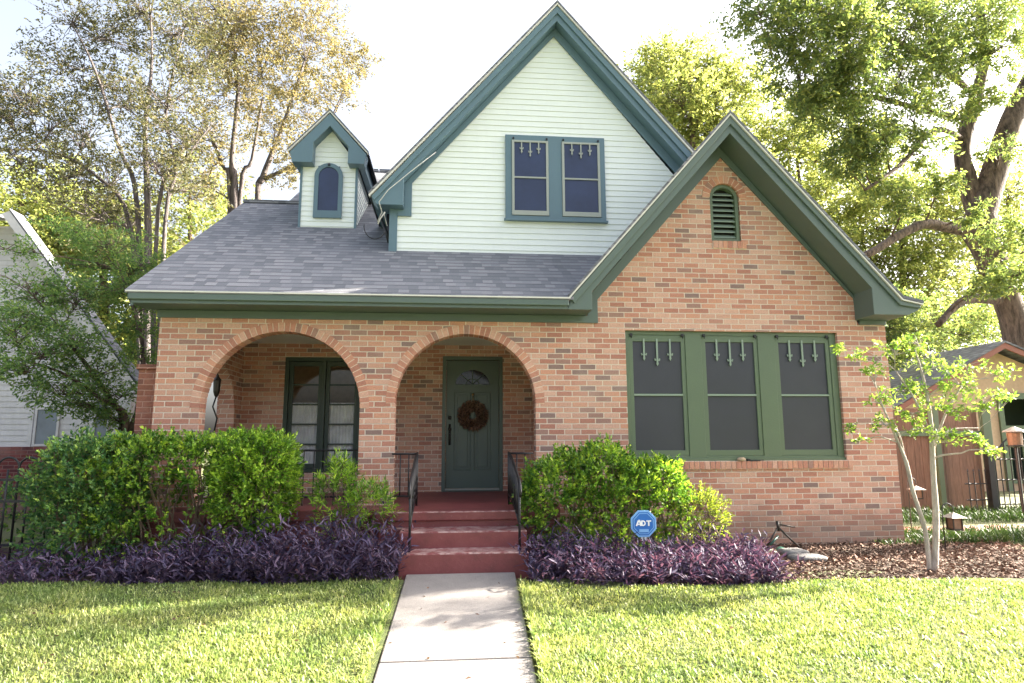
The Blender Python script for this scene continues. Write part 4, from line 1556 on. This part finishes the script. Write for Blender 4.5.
# layered tree in front of the neighbour house
Yt = 2.6
tr = [[((-5.55, 2.4, .05), .07), (at(125, 432, 2.4), .055), (at(110, 400, 2.3), .045), (at(90, 370, 2.2), .035), (at(60, 330, 2.0), .02)],
      [((-5.45, 2.45, .05), .07), (at(131, 430, 2.45), .05), (at(142, 380, 2.5), .04), (at(140, 330, 2.6), .03), (at(120, 270, 2.8), .018)],
      [((-5.5, 2.4, .05), .06), (at(122, 425, 2.4), .04), (at(95, 395, 1.9), .03), (at(60, 372, 1.6), .02), (at(20, 360, 1.4), .012)]]
cs = []
for x, y, Y, r_, k in [(15, 330, 1.6, .5, 18), (20, 285, 2.0, .5, 14), (45, 355, 1.5, .5, 20), (75, 345, 1.8, .45, 18), (60, 395, 1.5, .42, 16), (20, 375, 1.3, .42, 16), (100, 375, 2.0, .42, 14), (125, 395, 2.2, .4, 12),
                       (80, 300, 2.4, .5, 18), (110, 290, 2.6, .5, 18), (135, 270, 2.9, .5, 20), (105, 245, 3.0, .5, 18), (75, 235, 3.1, .45, 14), (130, 330, 2.7, .4, 12), (45, 300, 2.2, .4, 12), (150, 305, 3.0, .4, 12),
                       (5, 250, 2.2, .35, 8), (85, 410, 1.8, .35, 12), (140, 360, 2.8, .35, 10), (30, 320, 1.8, .4, 14), (90, 268, 2.9, .45, 16), (110, 420, 2.1, .3, 9)]:
    cs.append(cl(x, y, Y, r_, k))
tree('small_tree', 'small tree with flat layers of green leaves in front of the white neighbour house', tr, cs, MT['l_left'], MT['b_brown'], (.060, .026), 9, seed=24, base=(-5.5, 2.4, .1), twig=10, flat=.35, brr=.008, km=1.9, rm=1.5)

# trees far behind, left
G1 = 'leafy trees far behind the houses'
far = [(20, 235, 24, 'pale yellow green tree above the neighbour roof at the far left edge'), (100, 250, 26, 'bright leafy tree behind the gap between the two left houses'),
       (190, 235, 25, 'bright leafy tree just left of the main roof slope')]
for i, (x, y, Y, lab) in enumerate(far):
    tr = [[(gp(x, Y), .3), (at(x+4, 300, Y), .22), (at(x, y, Y), .12), (at(x, y-50, Y), .05)]]
    cs = [cl(x+rc_.uniform(-50, 50), y+rc_.uniform(-40, 110), Y+rc_.uniform(-2, 2), 2.0, 26) for _ in range(14)]
    tree('background_tree', lab, tr, cs, MT['l_hazed'], MT['b_brown'], (.24, .12), 8, G1, 30+i, twig=10, km=1.7, rm=1.45)

# pecan tree on the right
Yt = 9.5
fork = at(980, 225, Yt)
tr = [[((fork[0]+1.9, Yt, .05), .50), (at(1030, 380, Yt), .44), (at(1012, 315, Yt), .40), (at(992, 262, Yt), .40), (fork, .46), (at(992, 180, Yt), .36), (at(1012, 120, Yt), .31), (at(1040, 60, Yt), .25), (at(1065, 0, Yt), .18), (at(1085, -60, Yt), .1)],
      [(at(988, 240, Yt), .40), (at(972, 195, Yt+.2), .28), (at(962, 150, Yt+.3), .24), (at(975, 100, Yt+.3), .20), (at(985, 50, Yt+.2), .14), (at(975, -20, Yt), .08)],
      [(at(985, 230, Yt), .28), (at(950, 228, Yt-.4), .15), (at(925, 224, Yt-.7), .13), (at(898, 236, Yt-.9), .12), (at(872, 252, Yt-1.2), .10), (at(845, 262, Yt-1.3), .05)],
      [(at(1005, 300, Yt), .18), (at(965, 300, Yt-.5), .13), (at(938, 325, Yt-.9), .08)],
      [(at(965, 140, Yt+.4), .08), (at(935, 130, Yt-1), .09), (at(900, 165, Yt-2), .06), (at(865, 190, Yt-2.5), .035)],
      [(at(975, 95, Yt+.35), .09), (at(930, 60, Yt-1.5), .10), (at(870, 30, Yt-3), .07), (at(800, 5, Yt-4), .04)],
      [(at(970, 120, Yt+.4), .08), (at(925, 110, Yt-1), .09), (at(860, 95, Yt-2.2), .06), (at(800, 100, Yt-3), .03)]]
cs = []
for x, y, dY, r_, k in [(760, 15, -4.5, .75, 16), (790, 35, -4, .9, 22), (820, 15, -4, 1.0, 26), (850, 50, -3.5, 1.0, 26), (800, 75, -3.5, .9, 22), (830, 95, -3, .9, 24), (870, 20, -3, 1.1, 26), (910, 30, -2.5, 1.1, 26),
                        (860, 90, -2.5, 1.0, 24), (900, 75, -2, 1.0, 24), (940, 20, -2, 1.1, 26), (985, 15, -1.5, 1.1, 24), (1010, 45, -1.5, .9, 14), (940, 75, -1.5, 1.0, 18), (880, 130, -2.5, .9, 20), (910, 115, -2, .8, 16),
                        (850, 130, -2.8, .8, 18), (925, 155, -1.8, .7, 12), (870, 150, -2.5, .6, 10), (1000, 90, -1.5, .6, 8), (1020, 20, 0, 1.0, 18), (800, -20, -4, 1.1, 20), (860, -25, -3, 1.2, 22), (930, -25, -2, 1.3, 22), (1000, -30, -1, 1.3, 20),
                        (1010, 235, -2, .7, 14), (1020, 275, -2, .7, 16), (975, 215, -1.5, .35, 5), (940, 185, -1.5, .5, 9), (985, 285, -2, .4, 6), (880, 180, -2, .7, 14), (845, 165, -2.5, .6, 12), (905, 200, -1.8, .6, 10), (955, 105, -1, .7, 12), (965, 50, -.8, .9, 16), (1000, 150, -1, .5, 7), (815, 120, -3, .6, 12), (1060, 60, 0, 1.4, 16), (1060, 250, 0, 1.4, 16)]:
    cs.append(cl(x, y, Yt+dY, r_, k))
tree('pecan_tree', 'huge old tree with a leaning forked trunk behind the tan outbuilding', tr, cs, MT['l_pecan'], MT['b_brown'], (.13, .048), 12, seed=41, base=(fork[0]+1.9, Yt, .1), twig=12, hang=.5, brr=.02, km=1.7, rm=1.15)

# bright trees behind on the right
G2 = 'sunlit trees behind the right side of the house'
spec = [(690, 130, 20, [(665, 75), (690, 70), (650, 100), (680, 100), (712, 85), (665, 125), (700, 120), (725, 110), (695, 150), (720, 140), (735, 165), (650, 75), (740, 85)], 1.35, 'loose pale yellow green tree showing between the two gables'),
        (800, 230, 22, [(770, 150), (790, 130), (820, 140), (780, 180), (810, 190), (840, 165), (800, 215), (835, 210), (770, 215), (850, 240), (820, 250), (760, 120), (790, 240)], 1.7, 'bright yellow green tree rising just right of the brick gable'),
        (900, 260, 21, [(870, 190), (900, 200), (930, 210), (880, 230), (910, 250), (945, 245), (870, 265), (900, 285), (935, 290), (960, 270), (890, 320), (925, 330), (955, 325), (960, 210)], 1.6, 'bright yellow green tree standing between the brick gable and the leaning trunk'),
        (1010, 260, 23, [(985, 200), (1015, 190), (1040, 220), (1000, 250), (1030, 270), (1010, 310), (1045, 320), (980, 320)], 1.7, 'bright green tree showing behind the leaning trunk at the right edge')]
for i, (x, y, Y, pts, r_, lab) in enumerate(spec):
    tr = [[(gp(x, Y), .3), (at(x, 330, Y), .22), (at(x+3, y, Y), .14), (at(x-4, y-80, Y), .05)]]
    cs = [cl(a, b, Y+rc_.uniform(-2, 2), r_, 26) for a, b in pts]
    tree('background_tree', lab, tr, cs, MT['l_hazed'], MT['b_brown'], (.22, .10), 8, G2, 50+i, twig=10, km=1.8, rm=1.45)
# darker trees lower right, behind the outbuilding and beside the house
tr = [[(gp(900, 12), .12), (at(900, 380, 12), .09), (at(895, 330, 12), .05)]]
cs = [cl(a, b, Y_, r_, 24) for a, b, Y_, r_ in ((870, 310, 9, .7), (890, 330, 9, .7), (905, 345, 9.5, .8), (930, 350, 12, 1.0), (960, 335, 13, 1.1), (985, 320, 13, 1.0), (880, 360, 9, .7), (935, 320, 13, 1.0), (900, 310, 11, .8), (1000, 335, 14, 1.0), (860, 345, 8.5, .5))]
tree('evergreen_tree', 'darker green leafy tree between the brick house corner and the tan outbuilding', tr, cs, MT['l_pecan'], MT['b_brown'], (.12, .055), 9, None, 61, twig=11, km=1.8, rm=1.25)

# tall tree in the side yard to the right; its shade dapples the lawn
tr = [[((18.5, 2.6, .05), .30), ((18.4, 2.5, 4), .24), ((18.2, 2.4, 8), .18), ((18, 2.3, 11), .10), ((17.8, 2.2, 13.5), .04)]]
cs = [((18.2+rc_.uniform(-3.2, 2.6), 2.1+rc_.uniform(-1.2, 1.5), rc_.uniform(9.0, 14.0)), rc_.uniform(.4, .8), 12) for _ in range(13)]
tree('shade_tree', 'tall open-crowned tree in the right side yard whose shade dapples the left lawn', tr, cs, MT['l_pecan'], MT['b_brown'], (.13, .055), 9, seed=66, twig=9)

# small pale-barked tree in the mulch
b0 = np.array([4.88, -1.62, .09])


def mp_(x, y, Y=-1.6):
    return at(x, y, Y)


tr = [[(b0, .034), (mp_(936, 520), .031), (mp_(933, 470), .028), (mp_(931, 425), .022), (mp_(925, 385), .014), (mp_(915, 350), .007)],
      [(b0+np.array([-.04, 0.01, 0]), .026), (mp_(925, 530), .023), (mp_(913, 492), .021), (mp_(906, 462), .018), (mp_(895, 435), .012), (mp_(880, 400), .007)],
      [(mp_(933, 450), .016), (mp_(945, 415), .012), (mp_(962, 385), .007)], [(mp_(932, 440), .014), (mp_(918, 405), .010), (mp_(895, 370), .006)],
      [(mp_(906, 465), .010), (mp_(901, 440), .008), (mp_(893, 420), .005)], [(mp_(932, 445), .012), (mp_(950, 430), .008), (mp_(980, 428), .005)]]
cs = []
for x, y, Y, r_, k in [(842, 347, -1.7, .10, 3), (870, 375, -1.6, .17, 7), (895, 350, -1.6, .20, 9), (920, 345, -1.5, .20, 9), (940, 365, -1.6, .2, 9), (960, 385, -1.7, .2, 9), (985, 400, -1.7, .18, 7), (955, 410, -1.8, .2, 9),
                       (930, 395, -1.6, .2, 10), (900, 390, -1.5, .2, 9), (875, 400, -1.5, .15, 6), (885, 425, -1.7, .15, 6), (925, 430, -1.8, .16, 8), (950, 440, -1.8, .14, 6), (985, 440, -1.8, .13, 5), (1003, 375, -1.7, .14, 5),
                       (995, 450, -1.8, .10, 4), (850, 425, -1.7, .09, 3), (860, 355, -1.6, .12, 4), (910, 415, -1.6, .15, 7), (970, 365, -1.6, .15, 6), (1010, 400, -1.7, .12, 4), (862, 440, -1.6, .07, 2)]:
    cs.append(cl(x, y, Y, r_, k))
tree('crape_myrtle', 'slender young tree with two pale smooth stems growing in the mulch at the right corner', tr, cs, MT['l_myrtle'], MT['b_pale'], (.050, .024), 8, seed=71, base=tuple(b0), twig=5, flat=.6, brr=.004)

# ------------------------------------------------------------------ neighbour house, left
NY = 5.0
nh = thing('neighbour_house', (-8.3, NY, .1), 'white weathered clapboard house with a dark red brick base left of the brick house', 'house')
m = MB()
siding(m, [(-16, 1.37), (-6.10, 1.37), (-6.10, 2.65), (-8.42, 5.62), (-8.9, 5.62), (-16, 5.62)], NY, .105)
m.plate([(-16, 1.3), (-6.12, 1.3), (-6.12, 2.6), (-8.42, 5.58), (-16, 5.58)], NY+.005, NY+.05)
m.box(-6.16, -6.11, NY+.01, NY+.5, 1.3, 2.62)
m.build('siding_wall', MT['oldwhite'], nh)
m = MB()
m.box(-16.02, -6.07, NY-.05, NY+.2, .0, 1.372)
m.build('brick_base', MT['brick_dark'], nh)
m = MB()
m.plate([(-5.80, 2.25), (-8.42, 5.62), (-8.50, 5.72), (-8.36, 5.78), (-5.70, 2.35)], NY-.45, NY+.02)
m.build('rake_board', MT['oldwhite'], nh)
m = MB()
slab(m, [(-5.66, NY-.46, 2.36), (-8.36, NY-.46, 5.80), (-8.36, NY-.05, 5.80), (-5.66, NY-.05, 2.36)], .03)
slab(m, [(-16, NY-.55, 5.66), (-8.6, NY-.55, 5.66), (-8.6, NY+.2, 5.80), (-16, NY+.2, 5.80)], .05)
m.build('roof', MT['roof_y'], nh)
for a, b in ((-7.86, -7.79), (-6.16, -6.07)):
    MB().box(a, b, NY-.03, NY+.0, 1.37, 2.6).build('corner_trim', MT['oldwhite'], nh)
for a, b, z1_ in ((-7.76, -7.32, 2.10), (-6.72, -6.42, 2.25)):
    m = MB()
    m.plate([(a, 1.38), (b, 1.38), (b, z1_), (a, z1_)], NY-.045, NY-.0, 'Y', [[(a+.04, 1.42), (b-.04, 1.42), (b-.04, z1_-.04), (a+.04, z1_-.04)]])
    o = m.build('window_frame', MT['oldwhite'], nh)
    MB().box(a+.03, b-.03, NY-.025, NY-.017, 1.4, z1_-.02).build('window_pane', MT['panes_blue'], o)

# black iron fences


def iron_fence(name, label, x0, x1, Y, z0, hoop, rails, step=.115, spike=False, group=None, yaw_=0.0):
    T = thing(name, ((x0+x1)/2, Y, z0), label, 'fence', group)
    m = MB()
    for zr_ in rails:
        m.box(x0, x1, Y-.012, Y+.012, zr_-.014, zr_+.014)
    m.build('rail', MT['black'], T)
    m = MB()
    x = x0
    i = 0
    while x < x1:
        h = hoop-.115
        if i % 2 == 0:
            pts = [(x, Y, z0), (x, Y, h)]+[(x+step*(1-math.cos(math.pi*k/10)), Y, h+.115*math.sin(math.pi*k/10)) for k in range(1, 10)]+[(x+2*step, Y, h), (x+2*step, Y, z0)]
            m.tube(pts, .012, 6)
        else:
            m.tube([(x, Y, z0), (x, Y, h-.02)], .011, 6)
        x += step
        i += 1
    m.build('pickets', MT['black'], T, smooth=True)
    return T


iron_fence('iron_fence', 'black hoop-topped iron fence between the two houses at the left edge', -7.9, -4.28, 0.0, .05, 1.27, (.30, .78, 1.02))

# side shrubs behind the fence
shrub('ivy_shrub', 'loose dark green shrub seen through the black hoop-topped fence', (-5.6, .9, .1), [((-5.5, .9, .45), (.8, .5, .42)), ((-7.0, .9, .45), (.8, .5, .40))], 900, (.05, .03), MT['l_hedge2'], None, 81, stems=12)

# ------------------------------------------------------------------ right side yard
FY = 3.6
wf = thing('wooden_fence', (9.4, FY, .1), 'reddish cedar board fence with green posts right of the brick house', 'fence')
m = MB()
for i in range(13):
    x = 8.1+i*.148
    m.box(x, x+.142, FY+random.uniform(0, .006), FY+.022, .14, 2.02+random.uniform(-.008, .008))
m.build('boards', MT['cedar'], wf)
m = MB()
m.box(8.0, 10.1, FY-.045, FY-.002, 1.50, 1.60)
m.build('rail', MT['wgreen'], wf)
for x in (8.0, 9.06, 10.05):
    MB().box(x, x+.10 if x < 10 else x+.17, FY-.10, FY-.004, .05, 2.06 if x < 10 else 2.12).build('post', MT['wgreen'], wf, bevel=.004)

gt = thing('iron_gate', (10.2, 2.9, .1), 'black iron gate with an arched top in front of the cedar fence', 'gate')
gx = at(991, 480, 2.9)[0]
MB().box(gx-.05, gx+.06, 2.85, 2.95, .05, 1.25).build('gate_post', MT['black'], gt)
m = MB()
for i in range(4):
    m.tube([(gx-.10-i*.11, 2.9, .08), (gx-.10-i*.11, 2.9, .86-.0*i)], .011, 6)
    m.lathe((gx-.10-i*.11, 2.9, .86), [(.0, 0), (.018, .02), (0, .07)], 6)
for z in (.38, .66):
    m.tube([(gx, 2.9, z), (gx-.5, 2.9, z)], .012, 6)
m.build('side_panel', MT['black'], gt)
m = MB()
gx2 = gx+.12
for i in range(9):
    x = gx2+i*.10
    zt = 1.15+.32*math.sin(min(1, max(0, (i+.4)/8.8))*math.pi)
    m.tube([(x, 2.9, .15), (x, 2.9, zt)], .010, 6)
for z in (.30, .72, 1.08):
    m.tube([(gx2, 2.9, z), (gx2+.85, 2.9, z)], .013, 6)
m.tube([(gx2+.85*k/16, 2.9, 1.15+.34*math.sin(math.pi*k/16)) for k in range(17)], .013, 6)
m.build('gate_leaf', MT['black'], gt)

gb = thing('outbuilding', (14.6, 8.0, .1), 'tan stucco outbuilding with a red-brown trimmed gable at the right edge', 'outbuilding')
OY = 8.0
m = MB()
m.plate([(11.6, .05), (17.6, .05), (17.6, 2.55), (14.45, 3.80), (11.6, 2.30)], OY, OY+.15, 'Y',
        [[(12.72, 1.95), (13.12, 1.95), (13.12, 2.32), (12.72, 2.32)], [(14.5, .3), (16.8, .3), (16.8, 2.55), (14.5, 2.55)]])
m.box(11.6, 11.75, OY+.15, 14, .05, 2.3)
m.box(17.4, 17.6, OY+.15, 14, .05, 2.5)
m.build('wall', MT['stucco'], gb)
m = MB()
m.plate([(11.2, 2.22), (14.45, 3.95), (18.0, 2.5), (18.0, 2.38), (14.45, 3.80), (11.2, 2.08)], OY-.45, OY-.40)
m.build('rake_board', MT['redtrim'], gb)
m = MB()
slab(m, [(11.15, OY-.47, 2.22), (14.45, OY-.47, 3.96), (14.45, 14, 3.96), (11.15, 14, 2.22)], .05)
slab(m, [(14.45, OY-.47, 3.96), (18.05, OY-.47, 2.5), (18.05, 14, 2.5), (14.45, 14, 3.96)], .05)
m.build('roof', MT['roof_y'], gb)
MB().box(11.8, 17.4, OY+1.5, OY+1.55, .05, 2.6).build('dark_interior', MT['fgreen'], gb)
m = MB()
m.box(14.42, 16.9, OY-.06, OY-.004, 2.50, 2.66)
m.box(14.42, 14.56, OY-.06, OY-.004, .05, 2.50)
m.build('door_frame', MT['wgreen'], gb)
m = MB()
m.box(14.56, 16.9, OY-.05, OY-.01, 1.70, 1.80)
m.box(14.56, 16.9, OY-.05, OY-.01, .3, .42)
for i in range(12):
    m.box(14.6+i*.19, 14.63+i*.19, OY-.045, OY-.015, .4, 1.72)
m.build('door_rails', MT['wgreen'], gb)
m = MB()
m.plate([(12.68, 1.91), (13.16, 1.91), (13.16, 2.36), (12.68, 2.36)], OY-.03, OY-.002, 'Y', [[(12.73, 1.96), (13.11, 1.96), (13.11, 2.31), (12.73, 2.31)]])
m.build('window_frame', MT['redtrim'], gb)

# strips of strap-leaved green along the side path


def strip(name, label, x0, x1, y0, y1, n, h, seed):
    r = np.random.default_rng(seed)
    x = r.uniform(x0, x1, n)
    y = r.uniform(y0, y1, n)
    P = np.stack([x, y, gz(y)], 1)
    az = r.uniform(0, 2*math.pi, n)
    le = r.uniform(.15, .7, n)
    D = np.stack([np.cos(az)*le, np.sin(az)*le, np.ones(n)], 1)
    return tag(fast_mesh(name, *long_leaves(P, D, r.uniform(.7, 1.15, n)*h, .011, .5), MT['l_strip']), label, 'ground cover', kind='stuff')


strip('border_grass', 'strip of dark green border grass beside the mulch and the reddish path', 5.95, 12, -.25, .8, 6500, .22, 91)
strip('border_grass', 'strip of dark green border grass at the foot of the cedar fence', 6.4, 13, 1.75, 3.2, 7500, .26, 92)
strip('border_grass', 'low tufts of green growing at the brick corner of the house', 5.3, 5.95, -.25, -.03, 160, .16, 93)

# lanterns


def hook_lantern(name, label, x, y, zb, size, hook_h, group):
    T = thing(name, (x, y, float(gz(y))), label, 'lantern', group)
    g0 = float(gz(y))
    m = MB()
    hx = x-size*1.1
    pts = [(hx, y, g0), (hx, y, hook_h)]
    for k in range(1, 9):
        a = math.pi-math.pi*k/8
        pts.append((hx+size*.55+size*.55*math.cos(a), y, hook_h+size*.6*math.sin(a)))
    pts.append((x, y, hook_h-.02))
    m.tube(pts, .007, 6)
    m.build('shepherd_hook', MT['black'], T, smooth=True)
    m = MB()
    s_ = size
    for sx in (-1, 1):
        for sy in (-1, 1):
            m.box(x+sx*s_*.42-.006, x+sx*s_*.42+.006, y+sy*s_*.42-.006, y+sy*s_*.42+.006, zb, zb+s_*1.05)
    m.box(x-s_*.48, x+s_*.48, y-s_*.48, y+s_*.48, zb-.012, zb+.006)
    m.build('lantern_body', MT['bronze'], T)
    MB().box(x-s_*.38, x+s_*.38, y-s_*.38, y+s_*.38, zb+.007, zb+s_*1.0).build('lamp_panels', MT['copper'], T)
    m = MB()
    m.add([(x-s_*.75, y-s_*.75, zb+s_*1.03), (x+s_*.75, y-s_*.75, zb+s_*1.03), (x+s_*.75, y+s_*.75, zb+s_*1.03), (x-s_*.75, y+s_*.75, zb+s_*1.03), (x, y, zb+s_*1.5)],
          [(0, 1, 4), (1, 2, 4), (2, 3, 4), (3, 0, 4), (3, 2, 1, 0)])
    m.build('lantern_cap', MT['cream'], T)


LG = 'small hanging garden lanterns'
p = at(954, 520, -.6)
hook_lantern('garden_lantern', 'copper lantern with a pale cap hooked low just right of the pale-barked tree', p[0], -.6, .38, .13, .60, LG)
p = at(917, 496, 1.2)
hook_lantern('garden_lantern', 'small copper garden lantern on a hook between the pale stems and the brick corner', p[0], 1.2, .58, .12, .80, LG)
p = at(1015, 440, 2.0)
lt = thing('gate_lantern', (p[0]+.1, 2.0, .1), 'larger copper and cream lantern on a black post beside the arched iron gate', 'lantern')
m = MB()
m.tube([(p[0], 2.0, .05), (p[0], 2.0, 1.30)], .022, 8)
m.lathe((p[0], 2.0, 1.30), [(.04, 0), (.13, .02), (.13, .04)], 12)
m.build('post', MT['black'], lt)
m = MB()
m.lathe((p[0], 2.0, 1.34), [(.10, 0), (.11, .20), (.09, .21)], 12)
m.build('lamp_shade', MT['copper'], lt, smooth=False)
m = MB()
m.lathe((p[0], 2.0, 1.55), [(.17, 0), (.16, .02), (.02, .09)], 12)
m.build('lantern_cap', MT['cream'], lt)

# security sign
sg = thing('yard_sign', (1.98, -1.30, .1), 'blue eight-sided security sign reading ADT on a short white stake in the purple plants', 'sign')
sx, sy, sz, sr = 1.985, -1.30, .585, .145


def octo(r_):
    return [(sx+r_*math.cos(rad(22.5+45*k)), sz+r_*math.sin(rad(22.5+45*k))) for k in range(8)]


MB().plate(octo(sr), sy, sy+.008).build('sign_border', MT['signlb'], sg, bevel=.002)
MB().plate(octo(sr*.86), sy-.003, sy-.0005).build('sign_face', MT['blue'], sg)
MB().plate(octo(sr*.78), sy-.005, sy-.0035, 'Y', [octo(sr*.73)]).build('sign_line', MT['signlb'], sg)
m = MB()


def seg(pts_, w=.016):
    for (xa, za), (xb, zb_) in zip(pts_[:-1], pts_[1:]):
        d = Vector((xb-xa, zb_-za)).normalized()*.0
        n_ = Vector((-(zb_-za), xb-xa)).normalized()*w/2
        m.plate([(xa+n_.x, za+n_.y), (xb+n_.x, zb_+n_.y), (xb-n_.x, zb_-n_.y), (xa-n_.x, za-n_.y)], sy-.0075-random.uniform(0, .0004), sy-.0055)


z0_, z1_ = sz-.022, sz+.032
xa = sx-.078
seg([(xa, z0_), (xa+.024, z1_), (xa+.036, z1_), (xa+.046, z0_)])
seg([(xa+.014, z0_+.016), (xa+.044, z0_+.016)], .011)
xb = sx-.020
seg([(xb, z0_), (xb, z1_)])
seg([(xb, z1_-.006), (xb+.022, z1_-.006), (xb+.034, z1_-.02), (xb+.034, z0_+.02), (xb+.022, z0_+.006), (xb, z0_+.006)], .013)
xc = sx+.052
seg([(xc-.024, z1_-.006), (xc+.026, z1_-.006)], .013)
seg([(xc, z1_-.012), (xc, z0_)], .016)
m.build('lettering', MT['signwhite'], sg)
m = MB()
m.box(sx-.05, sx+.05, sy-.0075, sy-.0052, sz-.085, sz-.055)
m.build('sign_band', MT['signlb'], sg)
m = MB()
m.box(sx-.008, sx+.008, sy+.009, sy+.018, .05, sz)
m.box(sx-.03, sx+.03, sy+.009, sy+.014, sz-.17, sz-.10)
m.build('stake', MT['signwhite'], sg)

# hose stand with sprinkler by the wall
sp = thing('hose_stand', (3.95, -.35, .11), 'dark metal garden hose stand with splayed legs leaning at the brick wall', 'hose stand')
a = at(778, 527, -.35)
m = MB()
m.tube([a, at(800, 548, -.30)], .012, 6)
m.tube([a, at(766, 548, -.40)], .011, 6)
m.tube([at(776, 524, -.35), at(795, 527, -.33)], .010, 6)
m.tube([at(777, 521, -.35), at(779, 531, -.35)], .018, 8)
m.build('legs', MT['bronze'], sp, smooth=True)
m = MB()
q = at(781, 553, -.45)
m.lathe((q[0], -.45, .12), [(.10, 0), (.11, .02), (.06, .05), (.02, .07)], 14)
m.tube([at(770, 545, -.45), at(778, 536, -.4)], .014, 6)
m.build('base', MT['hosegreen'], sp, smooth=True)
m = MB()
hp = [at(766, 562, -.7), at(767, 553, -.7), at(771, 550, -.7), at(777, 553, -.68), at(781, 558, -.68), at(787, 560, -.68), at(790, 553, -.66), at(788, 549, -.6)]
m.tube(hp, .011, 8)
tag(m.build('garden_hose', MT['hose'], smooth=True), 'pale garden hose curling out of the purple plants by the hose stand', 'hose')


def stone(label, c, s_, seed):
    r = np.random.default_rng(seed)
    bm = bmesh.new()
    bmesh.ops.create_icosphere(bm, subdivisions=3, radius=1)
    for v in bm.verts:
        p_ = v.co
        k = 1/((abs(p_.x)**3+abs(p_.y)**3+abs(p_.z)**3)**(1/3))
        n_ = .08*math.sin(p_.x*4+seed)*math.cos(p_.y*5)+.04*math.sin(p_.z*9+p_.x*7)
        v.co = Vector((p_.x*k*s_[0]*(1+n_), p_.y*k*s_[1]*(1+n_), p_.z*k*s_[2]*(1+n_*.5)))+Vector(c)
    me = bpy.data.meshes.new('edging_stone')
    bm.to_mesh(me)
    bm.free()
    me.materials.append(MT['stone'])
    me.polygons.foreach_set('use_smooth', [True]*len(me.polygons))
    tag(link('edging_stone', me, None), label, 'stone', 'flat stones by the hose stand')


stone('flat pale stone lying nearest the lawn, in front of the other stone by the hose', (3.86, -1.05, .16), (.20, .11, .05), 1)
stone('flat pale stone lying behind the front one, closer to the brick wall', (3.88, -.72, .17), (.16, .12, .045), 2)

# ------------------------------------------------------------------ world and sun
EL, AZ = rad(27), rad(13)         # sun up from the right and slightly behind the facade
world = bpy.data.worlds.new('World')
sc.world = world
world.use_nodes = True
nt = world.node_tree
bg = nt.nodes['Background']
sky = nt.nodes.new('ShaderNodeTexSky')
sky.sky_type = 'NISHITA'
sky.sun_disc = False
sky.sun_elevation = EL
# to-sun vector
ts = Vector((math.cos(AZ)*math.cos(EL), math.sin(AZ)*math.cos(EL), math.sin(EL)))
sky.sun_rotation = math.atan2(ts.x, ts.y)
sky.dust_density = 7.0
sky.ozone_density = 1.0
sky.air_density = 0.8
hs = nt.nodes.new('ShaderNodeHueSaturation')      # thin high haze over the blue
hs.inputs['Saturation'].default_value = 0.55
nt.links.new(sky.outputs[0], hs.inputs['Color'])
nt.links.new(hs.outputs[0], bg.inputs[0])
bg.inputs[1].default_value = 0.078
sd = bpy.data.lights.new('sun', 'SUN')
sd.energy = 5.0
sd.angle = rad(0.5)
sd.color = (1.0, 0.90, 0.76)
so = bpy.data.objects.new('sun', sd)
COL.objects.link(so)
so.rotation_euler = ts.to_track_quat('Z', 'Y').to_euler()

sc.view_settings.view_transform = 'Standard'
sc.view_settings.look = 'None'
sc.view_settings.exposure = 3.05
sc.view_settings.gamma = 1.0
sc.render.engine = 'CYCLES'
sc.cycles.max_bounces = 8
sc.cycles.transparent_max_bounces = 8
sc.cycles.use_denoising = True
for o in bpy.data.objects:
    if '_base' in o:
        del o['_base']
